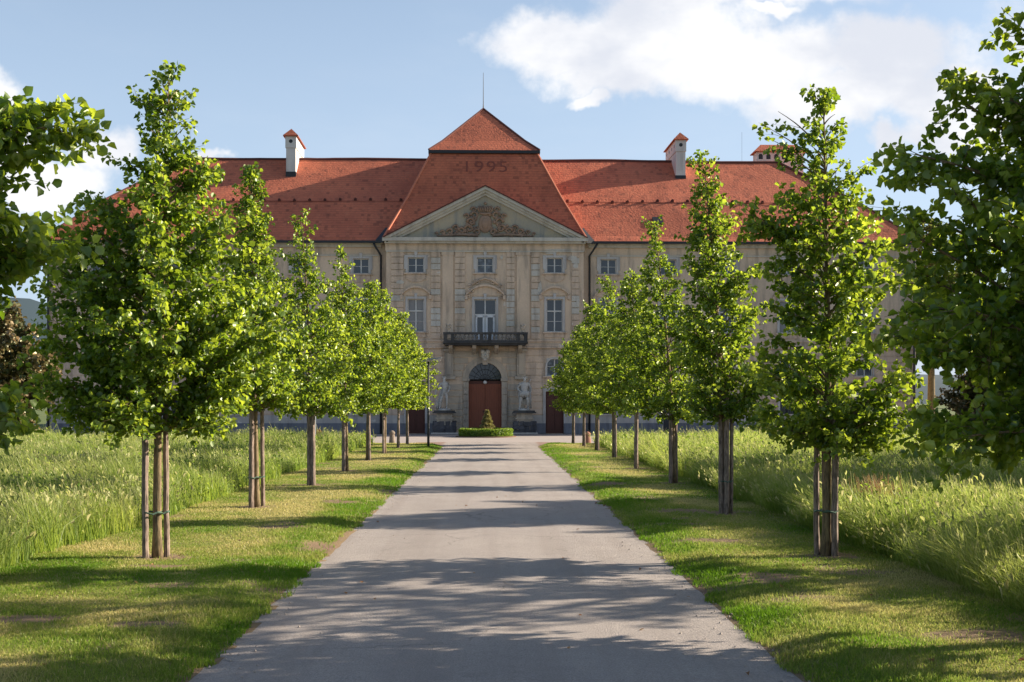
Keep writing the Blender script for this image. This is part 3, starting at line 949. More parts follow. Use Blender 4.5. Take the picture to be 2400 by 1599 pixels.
# stakes: (row, index, dx, dy, height, radius, which, strap)
stk = [('left', 0, -0.14, -0.12, 2.15, 0.042, 'left stake', True), ('left', 0, 0.085, 0.07, 2.1, 0.038, 'right stake', False),
       ('left', 1, -0.07, -0.12, 2.2, 0.05, 'left stake', False), ('left', 1, 0.11, 0.13, 2.15, 0.04, 'right stake', False), ('left', 1, -0.005, -0.02, 2.15, 0.035, 'middle stake', False),
       ('left', 2, -0.05, -0.1, 2.2, 0.055, 'left stake', False), ('left', 2, 0.05, -0.12, 2.2, 0.06, 'right stake', False),
       ('left', 3, -0.06, -0.1, 2.2, 0.06, 'only stake', False),
       ('left', 4, 0.07, -0.08, 2.1, 0.05, 'only stake', False),
       ('left', 5, -0.05, -0.08, 2.1, 0.05, 'only stake', False),
       ('left', 6, 0.06, -0.08, 2.2, 0.05, 'only stake', False),
       ('left', 7, 0.05, -0.08, 2.2, 0.05, 'only stake', False),
       ('right', 0, -0.10, 0.12, 2.2, 0.040, 'left stake', True), ('right', 0, 0.085, -0.06, 2.25, 0.045, 'right stake', False), ('right', 0, 0.03, 0.16, 2.2, 0.036, 'rear stake', False),
       ('right', 1, -0.08, -0.05, 2.2, 0.045, 'left stake', False), ('right', 1, 0.0, -0.1, 2.2, 0.05, 'middle stake', True), ('right', 1, 0.10, 0.0, 2.15, 0.035, 'right stake', False),
       ('right', 2, -0.08, -0.08, 2.15, 0.05, 'left stake', False), ('right', 2, 0.08, 0.05, 2.15, 0.045, 'right stake', True),
       ('right', 3, -0.05, -0.1, 2.2, 0.065, 'only stake', False),
       ('right', 4, 0.05, -0.08, 2.1, 0.06, 'only stake', False),
       ('right', 5, 0.05, -0.08, 2.1, 0.055, 'only stake', False),
       ('right', 6, 0.05, -0.08, 2.1, 0.055, 'only stake', False),
       ('right', 7, 0.05, -0.08, 2.1, 0.05, 'only stake', False)]
for (sd_, i, dx, dy, h, r, which, wh) in stk:
    X, Y = gp(*(LP if sd_ == 'left' else RP)[i])
    stake(X + dx, Y + dy, h, r, (random.uniform(-0.03, 0.03), 0.02), '%s of the %s linden in the %s row, weathered brown timber' % (which, ORD[i], sd_), wh, 8, (dx, dy))

# the two nearest trees, whose crowns reach into the frame
make_tree('linden_tree', -4.25, 8.7, [(1.75, 0.3), (2.05, 0.45), (2.3, 0.2), (3.0, 0.15), (3.2, 0.5), (3.7, 0.5), (4.1, 0.25), (4.8, 0.15), (5.6, 0.15), (6.4, 0.1)], 6.4, (-1.0, 0), 0.075, 44, 0.082, 1.35, 301,
          label='dark close linden whose branches reach in from the left edge', cat='tree', group='lindens at the frame edges', thin=(4.4, .4),
          extra=((4.22, 0.12, 1.5), (4.35, 0.2, 1.35), (4.1, 0.3, 1.2), (4.0, 0.05, .9), (3.35, 0.2, 1.2), (3.25, 0.0, 1.05), (3.4, -.3, 1.0), (3.28, 0.45, 1.1), (3.45, 0.1, .95),
                 (2.1, 0.1, .85), (2.0, -.15, .85), (4.25, 2.9, 1.1), (3.5, 3.0, 1.2), (3.0, 3.4, 1.1), (2.5, 2.8, 1.0)))
make_tree('linden_tree', 5.75, 10.2, [(1.72, 1.3), (2.1, 2.0), (3.0, 2.1), (3.9, 2.05), (4.3, 1.9), (4.8, 1.55), (5.3, 1.15), (6.2, 1.2), (7.4, 1.0), (8.6, 0.6), (9.5, 0.1)], 9.5, (0.2, 0), 0.13, 150, 0.082, 1.15, 302,
          label='big dark backlit linden filling the right edge of the view', gap=0.7, cat='tree', group='lindens at the frame edges',
          extra=((4.3, 3.14, 2.15), (4.15, 3.0, 1.95), (3.0, 3.2, 2.1), (2.0, 3.1, 2.0), (1.9, 3.4, 1.95), (1.9, 2.8, 1.9), (4.85, 3.0, 1.75), (1.9, -2.4, 1.8), (2.1, -2.0, 1.6), (3.6, 3.1, 2.1), (2.6, 3.25, 2.0), (3.9, 3.3, 1.95), (3.3, 2.95, 1.95)))
# bigger park trees outside the right of the view: they shade the meadow
for (x_, y_, sd__, lb) in ((21.5, 26.5, 401, 'large spreading park tree standing nearer in the right meadow'), (25.0, 34.5, 406, 'large spreading park tree standing farther off in the right meadow')):
    make_tree('park_tree', x_, y_, [(3.0, 2.4), (4.5, 3.6), (6.5, 3.7), (8.5, 2.8), (9.8, 0.8)], 10.0, (0, 0), 0.28, 110, 0.19, 0.7, sd__, 'fargreen', label=lb, cat='tree', twig=0.9, group='park trees')
make_tree('park_tree', 12.4, 15.4, [(2.6, 1.4), (4.0, 2.2), (5.5, 2.2), (7.0, 1.5), (8.2, 0.4)], 8.3, (0, 0), 0.2, 50, 0.12, 0.35, 402, 'fargreen',
          label='medium park tree close to the right of the nearest linden', cat='tree', twig=0.7, group='park trees')
# far trees
make_tree('chestnut_tree', -25.2, 61, [(1.2, 1.6), (2.4, 2.8), (4.0, 3.0), (5.6, 2.3), (7.0, 0.8)], 7.2, (0, 0), 0.22, 70, 0.24, 0.40, 501, 'chestnut',
          label='brownish flowering chestnut left of the palace corner', cat='tree', twig=0.8, z_first=0.9)
make_tree('shrub', -24.3, 53, [(0.1, 1.0), (0.7, 1.5), (1.3, 1.5), (2.1, 0.8)], 2.2, (0, 0), 0.08, 40, 0.16, 0.5, 502, 'linden',
          label='bright green shrub in front of the chestnut', cat='shrub', twig=0.5, z_first=0.05)
make_tree('park_tree', 37, 100, [(6, 3), (9, 4.5), (12, 4.2), (15, 2.4), (17, 0.5)], 17.2, (0, 0), 0.35, 60, 0.32, 0.22, 503, 'fargreen',
          label='pale airy tree rising behind the right end of the palace', cat='tree', twig=1.3)
make_tree('park_tree', 34.5, 74, [(1.0, 2.5), (3, 3.8), (6, 4.2), (9, 3.0), (11, 0.6)], 11.2, (0, 0), 0.3, 80, 0.26, 0.42, 504, 'fargreen',
          label='dense dark tree just right of the palace corner', cat='tree', twig=1.1, z_first=0.6)
make_tree('flowering_shrub', 31.9, 78, [(0.1, 1.0), (1.2, 1.6), (2.6, 1.7), (4.0, 1.0), (4.8, 0.3)], 4.8, (0, 0), 0.09, 60, 0.2, 0.6, 506, 'chestnut',
          label='pale flowering shrub at the right palace corner', cat='shrub', twig=0.6, z_first=0.05)
make_tree('shrub', 15.9, 68, [(0.1, 0.7), (0.8, 1.1), (1.4, 0.8), (2.0, 0.2)], 2.0, (0, 0), 0.05, 26, 0.18, 0.4, 505, 'linden',
          label='green shrub below the right wing windows', cat='shrub', twig=0.4, z_first=0.05)
print('leaves', nleaf)

# ------------------------------------------------------------------ palace
PY = 81.7
pal = empty('palace', (-0.29, PY, 0), R(1.3))
tag(pal, 'ochre baroque palace with red tiled roof closing the end of the drive', 'palace')
HW = 29.95       # half width
RW = 6.75       # half width of the centre projection
WY = 0.7        # front plane of the wings
EV = 13.2       # eave height
RS = 0.02918


def cutwall(mb, x0, x1, z0, z1, yf, th, holes):
    """front sheet at y=yf with real openings and reveals th deep"""
    hs = [h for h in holes if h[0] < x1 and h[1] > x0 and h[2] < z1 and h[3] > z0]
    xs = sorted({x0, x1} | {min(max(v, x0), x1) for h in hs for v in h[:2]})
    zs = sorted({z0, z1} | {min(max(v, z0), z1) for h in hs for v in h[2:4]})
    for i in range(len(xs) - 1):
        for k in range(len(zs) - 1):
            cx, cz = (xs[i] + xs[i + 1]) / 2, (zs[k] + zs[k + 1]) / 2
            if any(h[0] < cx < h[1] and h[2] < cz < h[3] for h in hs): continue
            mb.quad((xs[i], yf, zs[k]), (xs[i + 1], yf, zs[k]), (xs[i + 1], yf, zs[k + 1]), (xs[i], yf, zs[k + 1]))
    for (a, b, c, d) in [h[:4] for h in hs]:
        if a < x0 - 1e-6 or b > x1 + 1e-6 or c < z0 - 1e-6 or d > z1 + 1e-6: continue
        mb.quad((a, yf, c), (a, yf + th, c), (a, yf + th, d), (a, yf, d))
        mb.quad((b, yf, c), (b, yf, d), (b, yf + th, d), (b, yf + th, c))
        mb.quad((a, yf, d), (a, yf + th, d), (b, yf + th, d), (b, yf, d))
        mb.quad((a, yf, c), (b, yf, c), (b, yf + th, c), (a, yf + th, c))


def course(mb, x0, x1, z0, z1, y0, y1, holes):
    """a proud band split around openings"""
    segs = [(x0, x1)]
    for h in holes:
        if h[2] < z1 - 0.02 and h[3] > z0 + 0.02:
            ns = []
            for a, b in segs:
                if h[1] <= a or h[0] >= b: ns.append((a, b)); continue
                if h[0] > a: ns.append((a, h[0]))
                if h[1] < b: ns.append((h[1], b))
            segs = ns
    for a, b in segs:
        if b - a > 0.03: mb.box(a, b, y0, y1, z0, z1)


AX = [-897, -713, -572, -431, -290]
AX = [a * 0.02943 for a in AX] + [-a * 0.02943 for a in reversed(AX)]
wing_holes = []
WIN = []          # (x, z0, z1, w, style, y)
for x in AX:
    for (z0, z1, w_, st) in ((11.0, 12.05, 1.1, 'attic'), (6.95, 9.2, 1.12, 'main'), (3.95, 5.15, 1.1, 'arched'), (1.35, 2.7, 1.05, 'low')):
        if st == 'low' and abs(x + 8.53) < 0.1:
            pass
        wing_holes.append((x - w_ / 2, x + w_ / 2, z0, z1)); WIN.append((x, z0, z1, w_, st, WY))
CX = [-4.73, 0.0, 4.76]
ris_holes = []
for x in CX:
    ris_holes.append((x - .55, x + .55, 11.0, 12.05)); WIN.append((x, 11.0, 12.05, 1.1, 'attic', 0))
for x in (CX[0], CX[2]):
    ris_holes.append((x - .56, x + .56, 6.97, 9.2)); WIN.append((x, 6.97, 9.2, 1.12, 'main', 0))
    ris_holes.append((x - .55, x + .55, 3.95, 5.15)); WIN.append((x, 3.95, 5.15, 1.1, 'arched', 0))
    ris_holes.append((x - .62, x + .62, 0.02, 2.9))
ris_holes.append((-0.75, 0.75, 6.35, 9.2))
GW = 1.13
ris_holes.append((-GW, GW, 0.02, 3.73))

wb = MB()
wb.cur = 0
cutwall(wb, -HW, -RW, 0, EV, WY, 0.35, wing_holes)
cutwall(wb, RW, HW, 0, EV, WY, 0.35, wing_holes)
# centre projection; the arch of the gate is cut as a polygon fan
cutwall(wb, -RW, RW, 0, 3.73, 0, 0.35, ris_holes)
cutwall(wb, -RW, RW, 4.95, EV + .1, 0, 0.35, ris_holes)
cutwall(wb, -RW, -GW, 3.73, 4.95, 0, 0.35, ris_holes)
cutwall(wb, GW, RW, 3.73, 4.95, 0, 0.35, ris_holes)
na = 20
arc = [(-GW * math.cos(math.pi * i / na), 3.73 + GW * math.sin(math.pi * i / na)) for i in range(na + 1)]
for i in range(na):
    (xa, za), (xb, zb) = arc[i], arc[i + 1]
    wb.quad((xa, 0, za), (xb, 0, zb), (xb, 0, 4.95), (xa, 0, 4.95))
    wb.quad((xa, 0, za), (xa, 0.6, za), (xb, 0.6, zb), (xb, 0, zb))
wb.quad((-RW, 0, 0), (-RW, 0, EV + .1), (-RW, WY, EV + .1), (-RW, WY, 0))
wb.quad((RW, 0, 0), (RW, WY, 0), (RW, WY, EV + .1), (RW, 0, EV + .1))
DEP = 46
for s in (-1, 1):
    wb.quad((s * HW, WY, 0), (s * HW, DEP, 0), (s * HW, DEP, EV), (s * HW, WY, EV))
    wb.quad((s * (HW - 14.4), 16, 0), (s * (HW - 14.4), DEP, 0), (s * (HW - 14.4), DEP, EV), (s * (HW - 14.4), 16, EV))
    wb.quad((s * HW, DEP, 0), (s * (HW - 14.4), DEP, 0), (s * (HW - 14.4), DEP, EV), (s * HW, DEP, EV))
wb.quad((-HW + 14.4, 16, 0), (HW - 14.4, 16, 0), (HW - 14.4, 16, EV), (-HW + 14.4, 16, EV))
wb.build('wall', M['wall'], pal)

# black sheets behind the openings, standing in for the shade of unlit rooms
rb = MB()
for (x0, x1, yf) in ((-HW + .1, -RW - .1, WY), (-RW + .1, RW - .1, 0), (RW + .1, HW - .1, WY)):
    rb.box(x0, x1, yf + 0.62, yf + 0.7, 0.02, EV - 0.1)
rb.build('dark_backing', M['dark'], pal)

# banded ground storey
bb = MB()
z = 1.32
allow_w = [(a - .16, b + .16, c - .12, d + .22) for (a, b, c, d) in wing_holes]
allow_r = [(a - .16, b + .16, c - .12, d + .22) for (a, b, c, d) in ris_holes]
while z < 5.7:
    z1 = min(z + 0.40, 5.74)
    course(bb, -HW, -RW - .002, z, z1, WY - .045, WY + .02, allow_w)
    course(bb, RW + .002, HW, z, z1, WY - .045, WY + .02, allow_w)
    course(bb, -RW, -2.72, z, z1, -.045, .02, allow_r)
    course(bb, 2.74, RW, z, z1, -.045, .02, allow_r)
    z += 0.45
bb.build('banding', M['wall2'], pal)

# plinths
pb = MB()
for (x0, x1, y) in ((-HW - .06, -RW - .06, WY), (RW + .06, HW + .06, WY)):
    course(pb, x0, x1, 0, 0.72, y - .10, y + .02, wing_holes)
for (x0, x1) in ((-RW - .05, -2.7), (2.7, RW + .05)):
    course(pb, x0, x1, 0, 0.72, -.10, .02, ris_holes)
pb.build('plinth', M['plinth'], pal)
pb = MB()
for (x0, x1, y) in ((-HW - .03, -RW - .03, WY), (RW + .03, HW + .03, WY)):
    course(pb, x0, x1, 0.72, 1.27, y - .06, y + .02, [(a - .1, b + .1, c, d) for (a, b, c, d) in wing_holes])
for (x0, x1) in ((-RW - .02, -2.7), (2.7, RW + .02)):
    course(pb, x0, x1, 0.72, 1.27, -.06, .02, [(a - .12, b + .12, c, d) for (a, b, c, d) in ris_holes])
pb.build('plinth_band', M['plinth2'], pal)

# string courses and cornices
sb = MB()
for (x0, x1, y) in ((-HW - .1, -RW - .12, WY), (RW + .12, HW + .1, WY), (-RW - .1, RW + .1, 0)):
    sb.box(x0, x1, y - .16, y + .02, 5.86, 5.95)
    sb.box(x0 + .04, x1 - .04, y - .10, y + .02, 5.95, 6.12)
    sb.box(x0 + .02, x1 - .02, y - .08, y + .02, 6.30, 6.44)
sb.build('string_course', M['wall2'], pal)
cb_ = MB()
for (x0, x1, y) in ((-HW - .3, -RW - .3, WY), (RW + .3, HW + .3, WY)):
    cb_.box(x0, x1, y - .36, y + .02, EV - .20, EV - .03)
    cb_.box(x0 + .1, x1 - .1, y - .22, y + .02, EV - .38, EV - .20)
    cb_.box(x0 + .22, x1 - .22, y - .09, y + .02, EV - .98, EV - .90)
for (y, z0, z1, o_) in ((-.55, 13.12, 13.36, .25), (-.38, 12.98, 13.12, .1), (-.12, 12.42, 12.50, .02)):
    cb_.box(-RW - o_, RW + o_, y, .02, z0, z1)
cb_.build('cornice', M['pale'], pal)
fb = MB()
fb.box(-RW - .06, RW + .06, -.06, .02, 12.5, 12.98)
fb.build('frieze', M['wall'], pal)

# banded pilaster strips (some blocks have lost their paint)
rr = random.Random(5)
strips = [(917, 946), (1010, 1032), (1066, 1090), (1187, 1206), (1245, 1265), (1340, 1358)]
p1 = MB()
for n_i, (a, b) in enumerate(strips):
    xa, xb = (a - 1137) * RS, (b - 1137) * RS
    z = 6.5
    while z < 12.3:
        pl = {0: 0.12, 1: 0.75, 2: 0.8, 3: 0.7, 4: 0.8, 5: 0.55}[n_i] * (1.0 if 7 < z < 9.6 else 0.18)
        if n_i == 5 and z > 11: pl = 0.7
        p1.cur = 1 if rr.random() < pl else 0
        p1.box(xa, xb, -.07, .02, z, z + 0.37)
        z += 0.43
    p1.build('pilaster_strip', None, pal, mats=[M['wall2'], M['peeled']]); p1 = MB()
for s in (-1, 1):   # quoins of the wing ends
    z = 6.5
    p1.cur = 0
    while z < 12.2:
        p1.box(s * HW - (0.5 if s > 0 else -.0) - (0 if s > 0 else 0), s * HW + (0.5 if s < 0 else 0.04), WY - .05, WY + .02, z, z + .37)
        z += .43
    p1.build('corner_quoins', M['wall2'], pal); p1 = MB()
p2 = MB()
for (a, b) in ((1037, 1062), (1211, 1241)):
    p2.box((a - 1137) * RS, (b - 1137) * RS, -.10, .02, 6.5, 12.42)
    p2.box((a - 1139) * RS, (b - 1135) * RS, -.13, .02, 12.2, 12.41)
    p2.build('pilaster', M['wall'], pal); p2 = MB()
# patch of torn plaster under the right part of the cornice
p3 = MB()
for (x0, x1, z0, z1) in ((3.9, 6.3, 12.52, 12.64), (4.1, 4.9, 12.30, 12.415), (5.6, 6.35, 11.8, 12.2), (6.0, 6.4, 11.3, 11.7), (1.0, 1.25, 11.9, 12.2), (-6.1, -5.5, 10.2, 10.5), (3.6, 3.9, 9.5, 10.4), (3.3, 3.55, 9.5, 9.95), (6.2, 6.5, 8.6, 9.4)):
    poly = []
    for k in range(14):
        a = 2 * math.pi * k / 14
        poly.append(((x0 + x1) / 2 + (x1 - x0) / 2 * math.cos(a) * rr.uniform(.7, 1.05), (z0 + z1) / 2 + (z1 - z0) / 2 * math.sin(a) * rr.uniform(.7, 1.05)))
    p3.prismY(poly[::-1], -.083, .0)
    p3.build('bare_patch', M['peeled'], pal); p3 = MB()


# windows: frame > pane, surround, sill, hood
def window_proto(st, w_, h):
    f = MB()
    t = .06
    y0, y1 = .14, .22
    f.box(-w_ / 2, w_ / 2, y0, y1, 0, t); f.box(-w_ / 2, w_ / 2, y0, y1, h - t, h)
    f.box(-w_ / 2, -w_ / 2 + t, y0, y1, t, h - t); f.box(w_ / 2 - t, w_ / 2, y0, y1, t, h - t)
    f.box(-.04, .04, y0 - .01, y1, t, h - t)
    if st == 'attic':
        f.box(-w_ / 2 + t, -.04, y0 + .02, y1, h * .5 - .015, h * .5 + .015); f.box(.04, w_ / 2 - t, y0 + .02, y1, h * .5 - .015, h * .5 + .015)
    if st in ('main', 'balcony'):
        f.box(-w_ / 2 + t, -.04, y0 - .01, y1, h * .62, h * .62 + .08); f.box(.04, w_ / 2 - t, y0 - .01, y1, h * .62, h * .62 + .08)
        if st == 'main':
            f.box(-w_ / 2 + t, -.04, y0 + .02, y1, h * .32, h * .32 + .03); f.box(.04, w_ / 2 - t, y0 + .02, y1, h * .32, h * .32 + .03)
    if st == 'low':
        for k in range(1, 8):
            x = -w_ / 2 + w_ * k / 8
            f.tube([(x, -.01, 0.0), (x, -.01, h)], .012, 5)
        for k in range(1, 5):
            f.tube([(-w_ / 2, -.01, h * k / 5), (w_ / 2, -.01, h * k / 5)], .010, 5)
    if st == 'arched':
        f.box(-w_ / 2 + t, -.04, y0 + .02, y1, h * .55 - .015, h * .55 + .015); f.box(.04, w_ / 2 - t, y0 + .02, y1, h * .55 - .015, h * .55 + .015)
    o = f.build('window', M['wood'] if st != 'low' else M['dark'], None)
    g = MB(); g.quad((-w_ / 2, .2, 0), (w_ / 2, .2, 0), (w_ / 2, .2, h), (-w_ / 2, .2, h))
    pane = g.build('pane', M['glass'], o)
    s = MB()
    a = .15
    if st == 'arched':
        # spandrels turn the square head into an arch, with an archivolt round it
        ra = w_ / 2
        zc = h - ra
        n = 12
        for i in range(n):
            t0, t1 = math.pi * i / n, math.pi * (i + 1) / n
            xa, za, xb, zb_ = -ra * math.cos(t0), zc + ra * math.sin(t0), -ra * math.cos(t1), zc + ra * math.sin(t1)
            if zb_ < h - .001 or za < h - .001:
                s.add([(xa, -.02, za), (xb, -.02, zb_), (xb, -.02, h + .02), (xa, -.02, h + .02)], [(0, 1, 2, 3)])
                s.add([(xa, -.02, za), (xa, .14, za), (xb, .14, zb_), (xb, -.02, zb_)], [(0, 1, 2, 3)])
            q = 1.16
            s.add([(xa, -.07, za), (xb, -.07, zb_), (xb * q, -.07, zc + (zb_ - zc) * q), (xa * q, -.07, zc + (za - zc) * q),
                   (xa, -.02, za), (xb, -.02, zb_), (xb * q, -.02, zc + (zb_ - zc) * q), (xa * q, -.02, zc + (za - zc) * q)],
                  [(0, 1, 2, 3), (0, 4, 5, 1), (2, 6, 7, 3)])
        s.box(-w_ / 2 - .09, -w_ / 2, -.07, .02, 0, zc); s.box(w_ / 2, w_ / 2 + .09, -.07, .02, 0, zc)
    else:
        s.box(-w_ / 2 - a, -w_ / 2, -.06, .02, 0, h + a); s.box(w_ / 2, w_ / 2 + a, -.06, .02, 0, h + a)
        s.box(-w_ / 2, w_ / 2, -.06, .02, h, h + a)
        if st in ('attic', 'main', 'balcony'):
            s.add([(-.11, -.10, h + a + .22), (.11, -.10, h + a + .22), (.07, -.10, h - .01), (-.07, -.10, h - .01),
                   (-.11, .0, h + a + .22), (.11, .0, h + a + .22), (.07, .0, h - .01), (-.07, .0, h - .01)],
                  [(0, 3, 2, 1), (0, 1, 5, 4), (1, 2, 6, 5), (2, 3, 7, 6), (3, 0, 4, 7)])
        if st == 'attic':
            for sg in (-1, 1):
                s.box(sg * (w_ / 2 + a + .05) - .05, sg * (w_ / 2 + a + .05) + .05, -.062, .02, .25, h + a)
    s.build('surround', M['frame'], o)
    if st != 'balcony':
        q = MB()
        q.box(-w_ / 2 - .27, w_ / 2 + .27, -.16, .02, -.10, -.002)
        if st in ('attic',):
            q.box(-w_ / 2 - .1, w_ / 2 + .1, -.07, .02, -.42, -.10)
            q.prismY([(-w_ / 2 - .1, -.42), (-.25, -.62), (.25, -.62), (w_ / 2 + .1, -.42)], -.06, .02)
        if st == 'main':
            q.box(-w_ / 2 - .15, w_ / 2 + .15, -.06, .02, -.38, -.10)
        q.build('sill', M['wall2'] if st != 'low' else M['pale'], o)
    if st in ('main', 'balcony'):
        # segmental hood with a drawn-up moulding
        q = MB()
        hw = w_ / 2 + (.42 if st == 'main' else .55)
        zc = h + a + .10
        n = 16
        ring = []
        for i in range(n + 1):
            u = -1 + 2 * i / n
            zz = zc + (.50 if st == 'main' else .62) * max(0.0, (1 - abs(u) ** 2.2))
            ring.append((u * hw, zz))
        for i in range(n):
            (xa, za), (xb, zb_) = ring[i], ring[i + 1]
            q.add([(xa, -.22, za), (xb, -.22, zb_), (xb, -.22, zb_ + .13), (xa, -.22, za + .13), (xa, .02, za), (xb, .02, zb_), (xb, .02, zb_ + .13), (xa, .02, za + .13)],
                  [(0, 1, 2, 3), (3, 2, 6, 7), (0, 4, 5, 1)])
        for sg in (-1, 1):
            q.box(sg * hw - .09, sg * hw + .09, -.2, .02, zc - .28, zc)
        q.build('hood', M['wall2'], o)
        q2 = MB()
        q2.prismY([(x, z_) for x, z_ in ring][::-1] + [(-hw + .1, zc - .08), (hw - .1, zc - .08)][:0], -.045, .02)
        q2.build('hood_field', M['wall'], o)
    return o


protos = {}
for i, (x, z0, z1, w_, st, y) in enumerate(WIN):
    if st not in protos:
        protos[st] = window_proto(st, w_, z1 - z0)
        o = protos[st]
    else:
        o = copy_tree(protos[st])
    o.parent = pal
    o.location = (x, y, z0)
    if st == 'main' and abs(x - CX[0]) < .1 and y == 0:
        for ch in o.children:
            if ch.name.startswith('pane'):
                ch.data = ch.data.copy(); ch.data.materials.clear(); ch.data.materials.append(M['curtain'])
    elif st != 'low':
        for ch in o.children:
            if ch.name.startswith('pane'):
                ch.data = ch.data.copy(); ch.data.materials.clear(); ch.data.materials.append(M[rr.choice(['glass', 'glass', 'glass2', 'curtain', 'glass2'])])
ob = window_proto('balcony', 1.5, 2.85)
ob.name = 'balcony_door'; ob.parent = pal; ob.location = (0, 0, 6.35)
dl = MB()
for s in (-1, 1):
    xa, xb = (.05, .66) if s > 0 else (-.66, -.05)
    dl.box(xa, xa + .12, .10, .14, .05, 1.75); dl.box(xb - .12, xb, .10, .14, .05, 1.75)
    dl.box(xa, xb, .10, .14, 1.62, 1.77)
    dl.box(xa, xb, .10, .14, .05, .45)
dl.build('door_leaf', mat('grey_white_paint', (0.62, 0.62, 0.64), 0.5), ob)

# ornament round the balcony door: scrolled crest
om = MB()
for s in (-1, 1):
    for (cx, cz, r0, tr) in ((.95, 9.75, .18, .06), (1.15, 9.35, .14, .05), (.55, 10.35, .20, .06), (1.05, 10.1, .12, .045)):
        pts = []
        for k in range(15):
            a = k * .55
            rr_ = r0 * (1 - k / 17)
            pts.append((s * (cx + rr_ * math.cos(a)), -.10, cz + rr_ * math.sin(a)))
        om.tube(pts, [tr * (1 - .5 * k / 15) for k in range(15)], 6)
om.tube([(-.9, -.1, 10.2), (-.4, -.12, 10.52), (0, -.12, 10.62), (.4, -.12, 10.52), (.9, -.1, 10.2)], .07, 6)
om.build('crest', M['wall2'], pal, smooth=True)

# portal round the gate
pt = MB()
na = 24
for i in range(na):
    t0, t1 = math.pi * i / na, math.pi * (i + 1) / na
    for (ri, ro, yf) in ((GW, GW + .22, -.14), (GW + .22, GW + .42, -.09)):
        vs = []
        for (t_, r_) in ((t0, ri), (t1, ri), (t1, ro), (t0, ro)):
            vs.append((-r_ * math.cos(t_), yf, 3.73 + r_ * math.sin(t_)))
        for (t_, r_) in ((t0, ri), (t1, ri), (t1, ro), (t0, ro)):
            vs.append((-r_ * math.cos(t_), .02, 3.73 + r_ * math.sin(t_)))
        pt.add(vs, [(0, 1, 2, 3), (0, 4, 5, 1), (3, 2, 6, 7)])
for s in (-1, 1):
    a, b = sorted((s * GW, s * (GW + .36)))
    z = 0.0
    while z < 3.6:
        pt.box(a, b, -.12, .02, z, min(z + .42, 3.6)); z += .45
    pt.box(a - .06, b + .06, -.2, .02, 3.6, 3.78)
    a, b = sorted((s * (GW + .40), s * 2.7))
    z = 0.3
    while z < 5.6:
        if z < 3.45 or z > 3.85:
            aa, bb2 = (a, b)
            if z > 3.7:
                lim = math.sqrt(max(0, (GW + .44) ** 2 - max(0, z - 3.73) ** 2)) + .02
                if s > 0: aa = max(lim, 0.1)
                else: bb2 = min(-lim, -0.1)
            pt.box(aa, bb2, -.055, .02, z, z + .38)
        z += .45
    # engaged pilasters on either side
    a, b = sorted((s * 2.18, s * 2.76))
    pt.box(a, b, -.2, .0, 3.95, 5.62); pt.box(a + .12, b - .12, -.25, -.2, 4.05, 5.5)
    pt.box(a - .1, b + .1, -.3, .0, 5.62, 5.8)
    pt.box(a - .15, b + .15, -.28, .0, 3.72, 3.93)
pt.add([(-.16, -.26, 4.72), (.16, -.26, 4.72), (.30, -.36, 5.65), (-.30, -.36, 5.65), (-.16, .0, 4.72), (.16, .0, 4.72), (.30, .0, 5.65), (-.30, .0, 5.65)],
       [(0, 1, 2, 3), (3, 2, 6, 7), (0, 4, 5, 1), (1, 5, 6, 2), (0, 3, 7, 4)])
pt.build('portal', M['portal'], pal)
mk = MB()
mk.sphere((0, -.40, 5.35), .28, 12, 8, (1, .7, 1.1)); mk.sphere((-.17, -.42, 5.6), .16, 8, 6); mk.sphere((.17, -.42, 5.6), .16, 8, 6)
mk.sphere((0, -.62, 5.32), .07, 8, 6, (1, 1, 1.4)); mk.sphere((0, -.5, 5.08), .14, 8, 6)
mk.build('keystone_mask', M['pale'], pal, smooth=True)

gt = MB()
for s in (-1, 1):
    a, b = sorted((s * .012, s * GW))
    gt.box(a, b, .30, .38, .02, 3.42)
    gt.box(a, b, .27, .30, .02, .35); gt.box(a, b, .27, .30, 3.1, 3.42); gt.box(a, b, .27, .30, 1.7, 1.85)
    o = gt.build('gate_leaf', M['gate'], pal); gt = MB()
    h_ = MB(); h_.tube([(s * .12, .24, 1.45), (s * .12, .22, 1.62)], .025, 6)
    h_.build('handle', M['dark'], o)
gt.box(-GW, GW, .24, .38, 3.42, 3.62)
gt.build('gate_transom', M['door'], pal)
fn = MB()
fn.prismY([(x, z) for x, z in arc][::-1] + [(-GW, 3.62), (GW, 3.62)][:0], .40, .44)
fo = fn.build('fanlight', M['glass'], pal)
fg = MB()
for k in range(1, 10):
    a = math.pi * k / 10
    fg.tube([(0, .34, 3.66), (-GW * math.cos(a), .34, 3.70 + GW * .99 * math.sin(a))], .016, 5)
for r_ in (.4, .75):
    fg.tube([(-r_ * math.cos(math.pi * k / 14), .34, 3.66 + r_ * math.sin(math.pi * k / 14)) for k in range(15)], .016, 5)
fg.build('grille', M['dark'], fo)
lm = MB(); lm.sphere((0, .12, 3.52), .13, 10, 7); lm.build('gate_lamp', M['white'], pal, smooth=True)

for x in (CX[0], CX[2]):
    d_ = MB()
    for s in (-1, 1):
        a, b = sorted((x + s * .008, x + s * .62))
        d_.box(a, b, .18, .24, .02, 2.9)
        for (zz0, zz1) in ((.2, 1.1), (1.3, 2.6)):
            d_.box(a + .1, b - .1, .155, .18, zz0, zz1)
    o = d_.build('side_door', M['door'], pal)
    h_ = MB(); h_.sphere((x + .1, .14, 1.25), .03, 6, 5); h_.build('handle', M['dark'], o)
    f_ = MB()
    f_.box(x - .80, x - .62, -.09, .02, 0, 2.9); f_.box(x + .62, x + .80, -.09, .02, 0, 2.9); f_.box(x - .80, x + .80, -.09, .02, 2.9, 3.12)
    f_.build('door_frame', M['frame'], o)

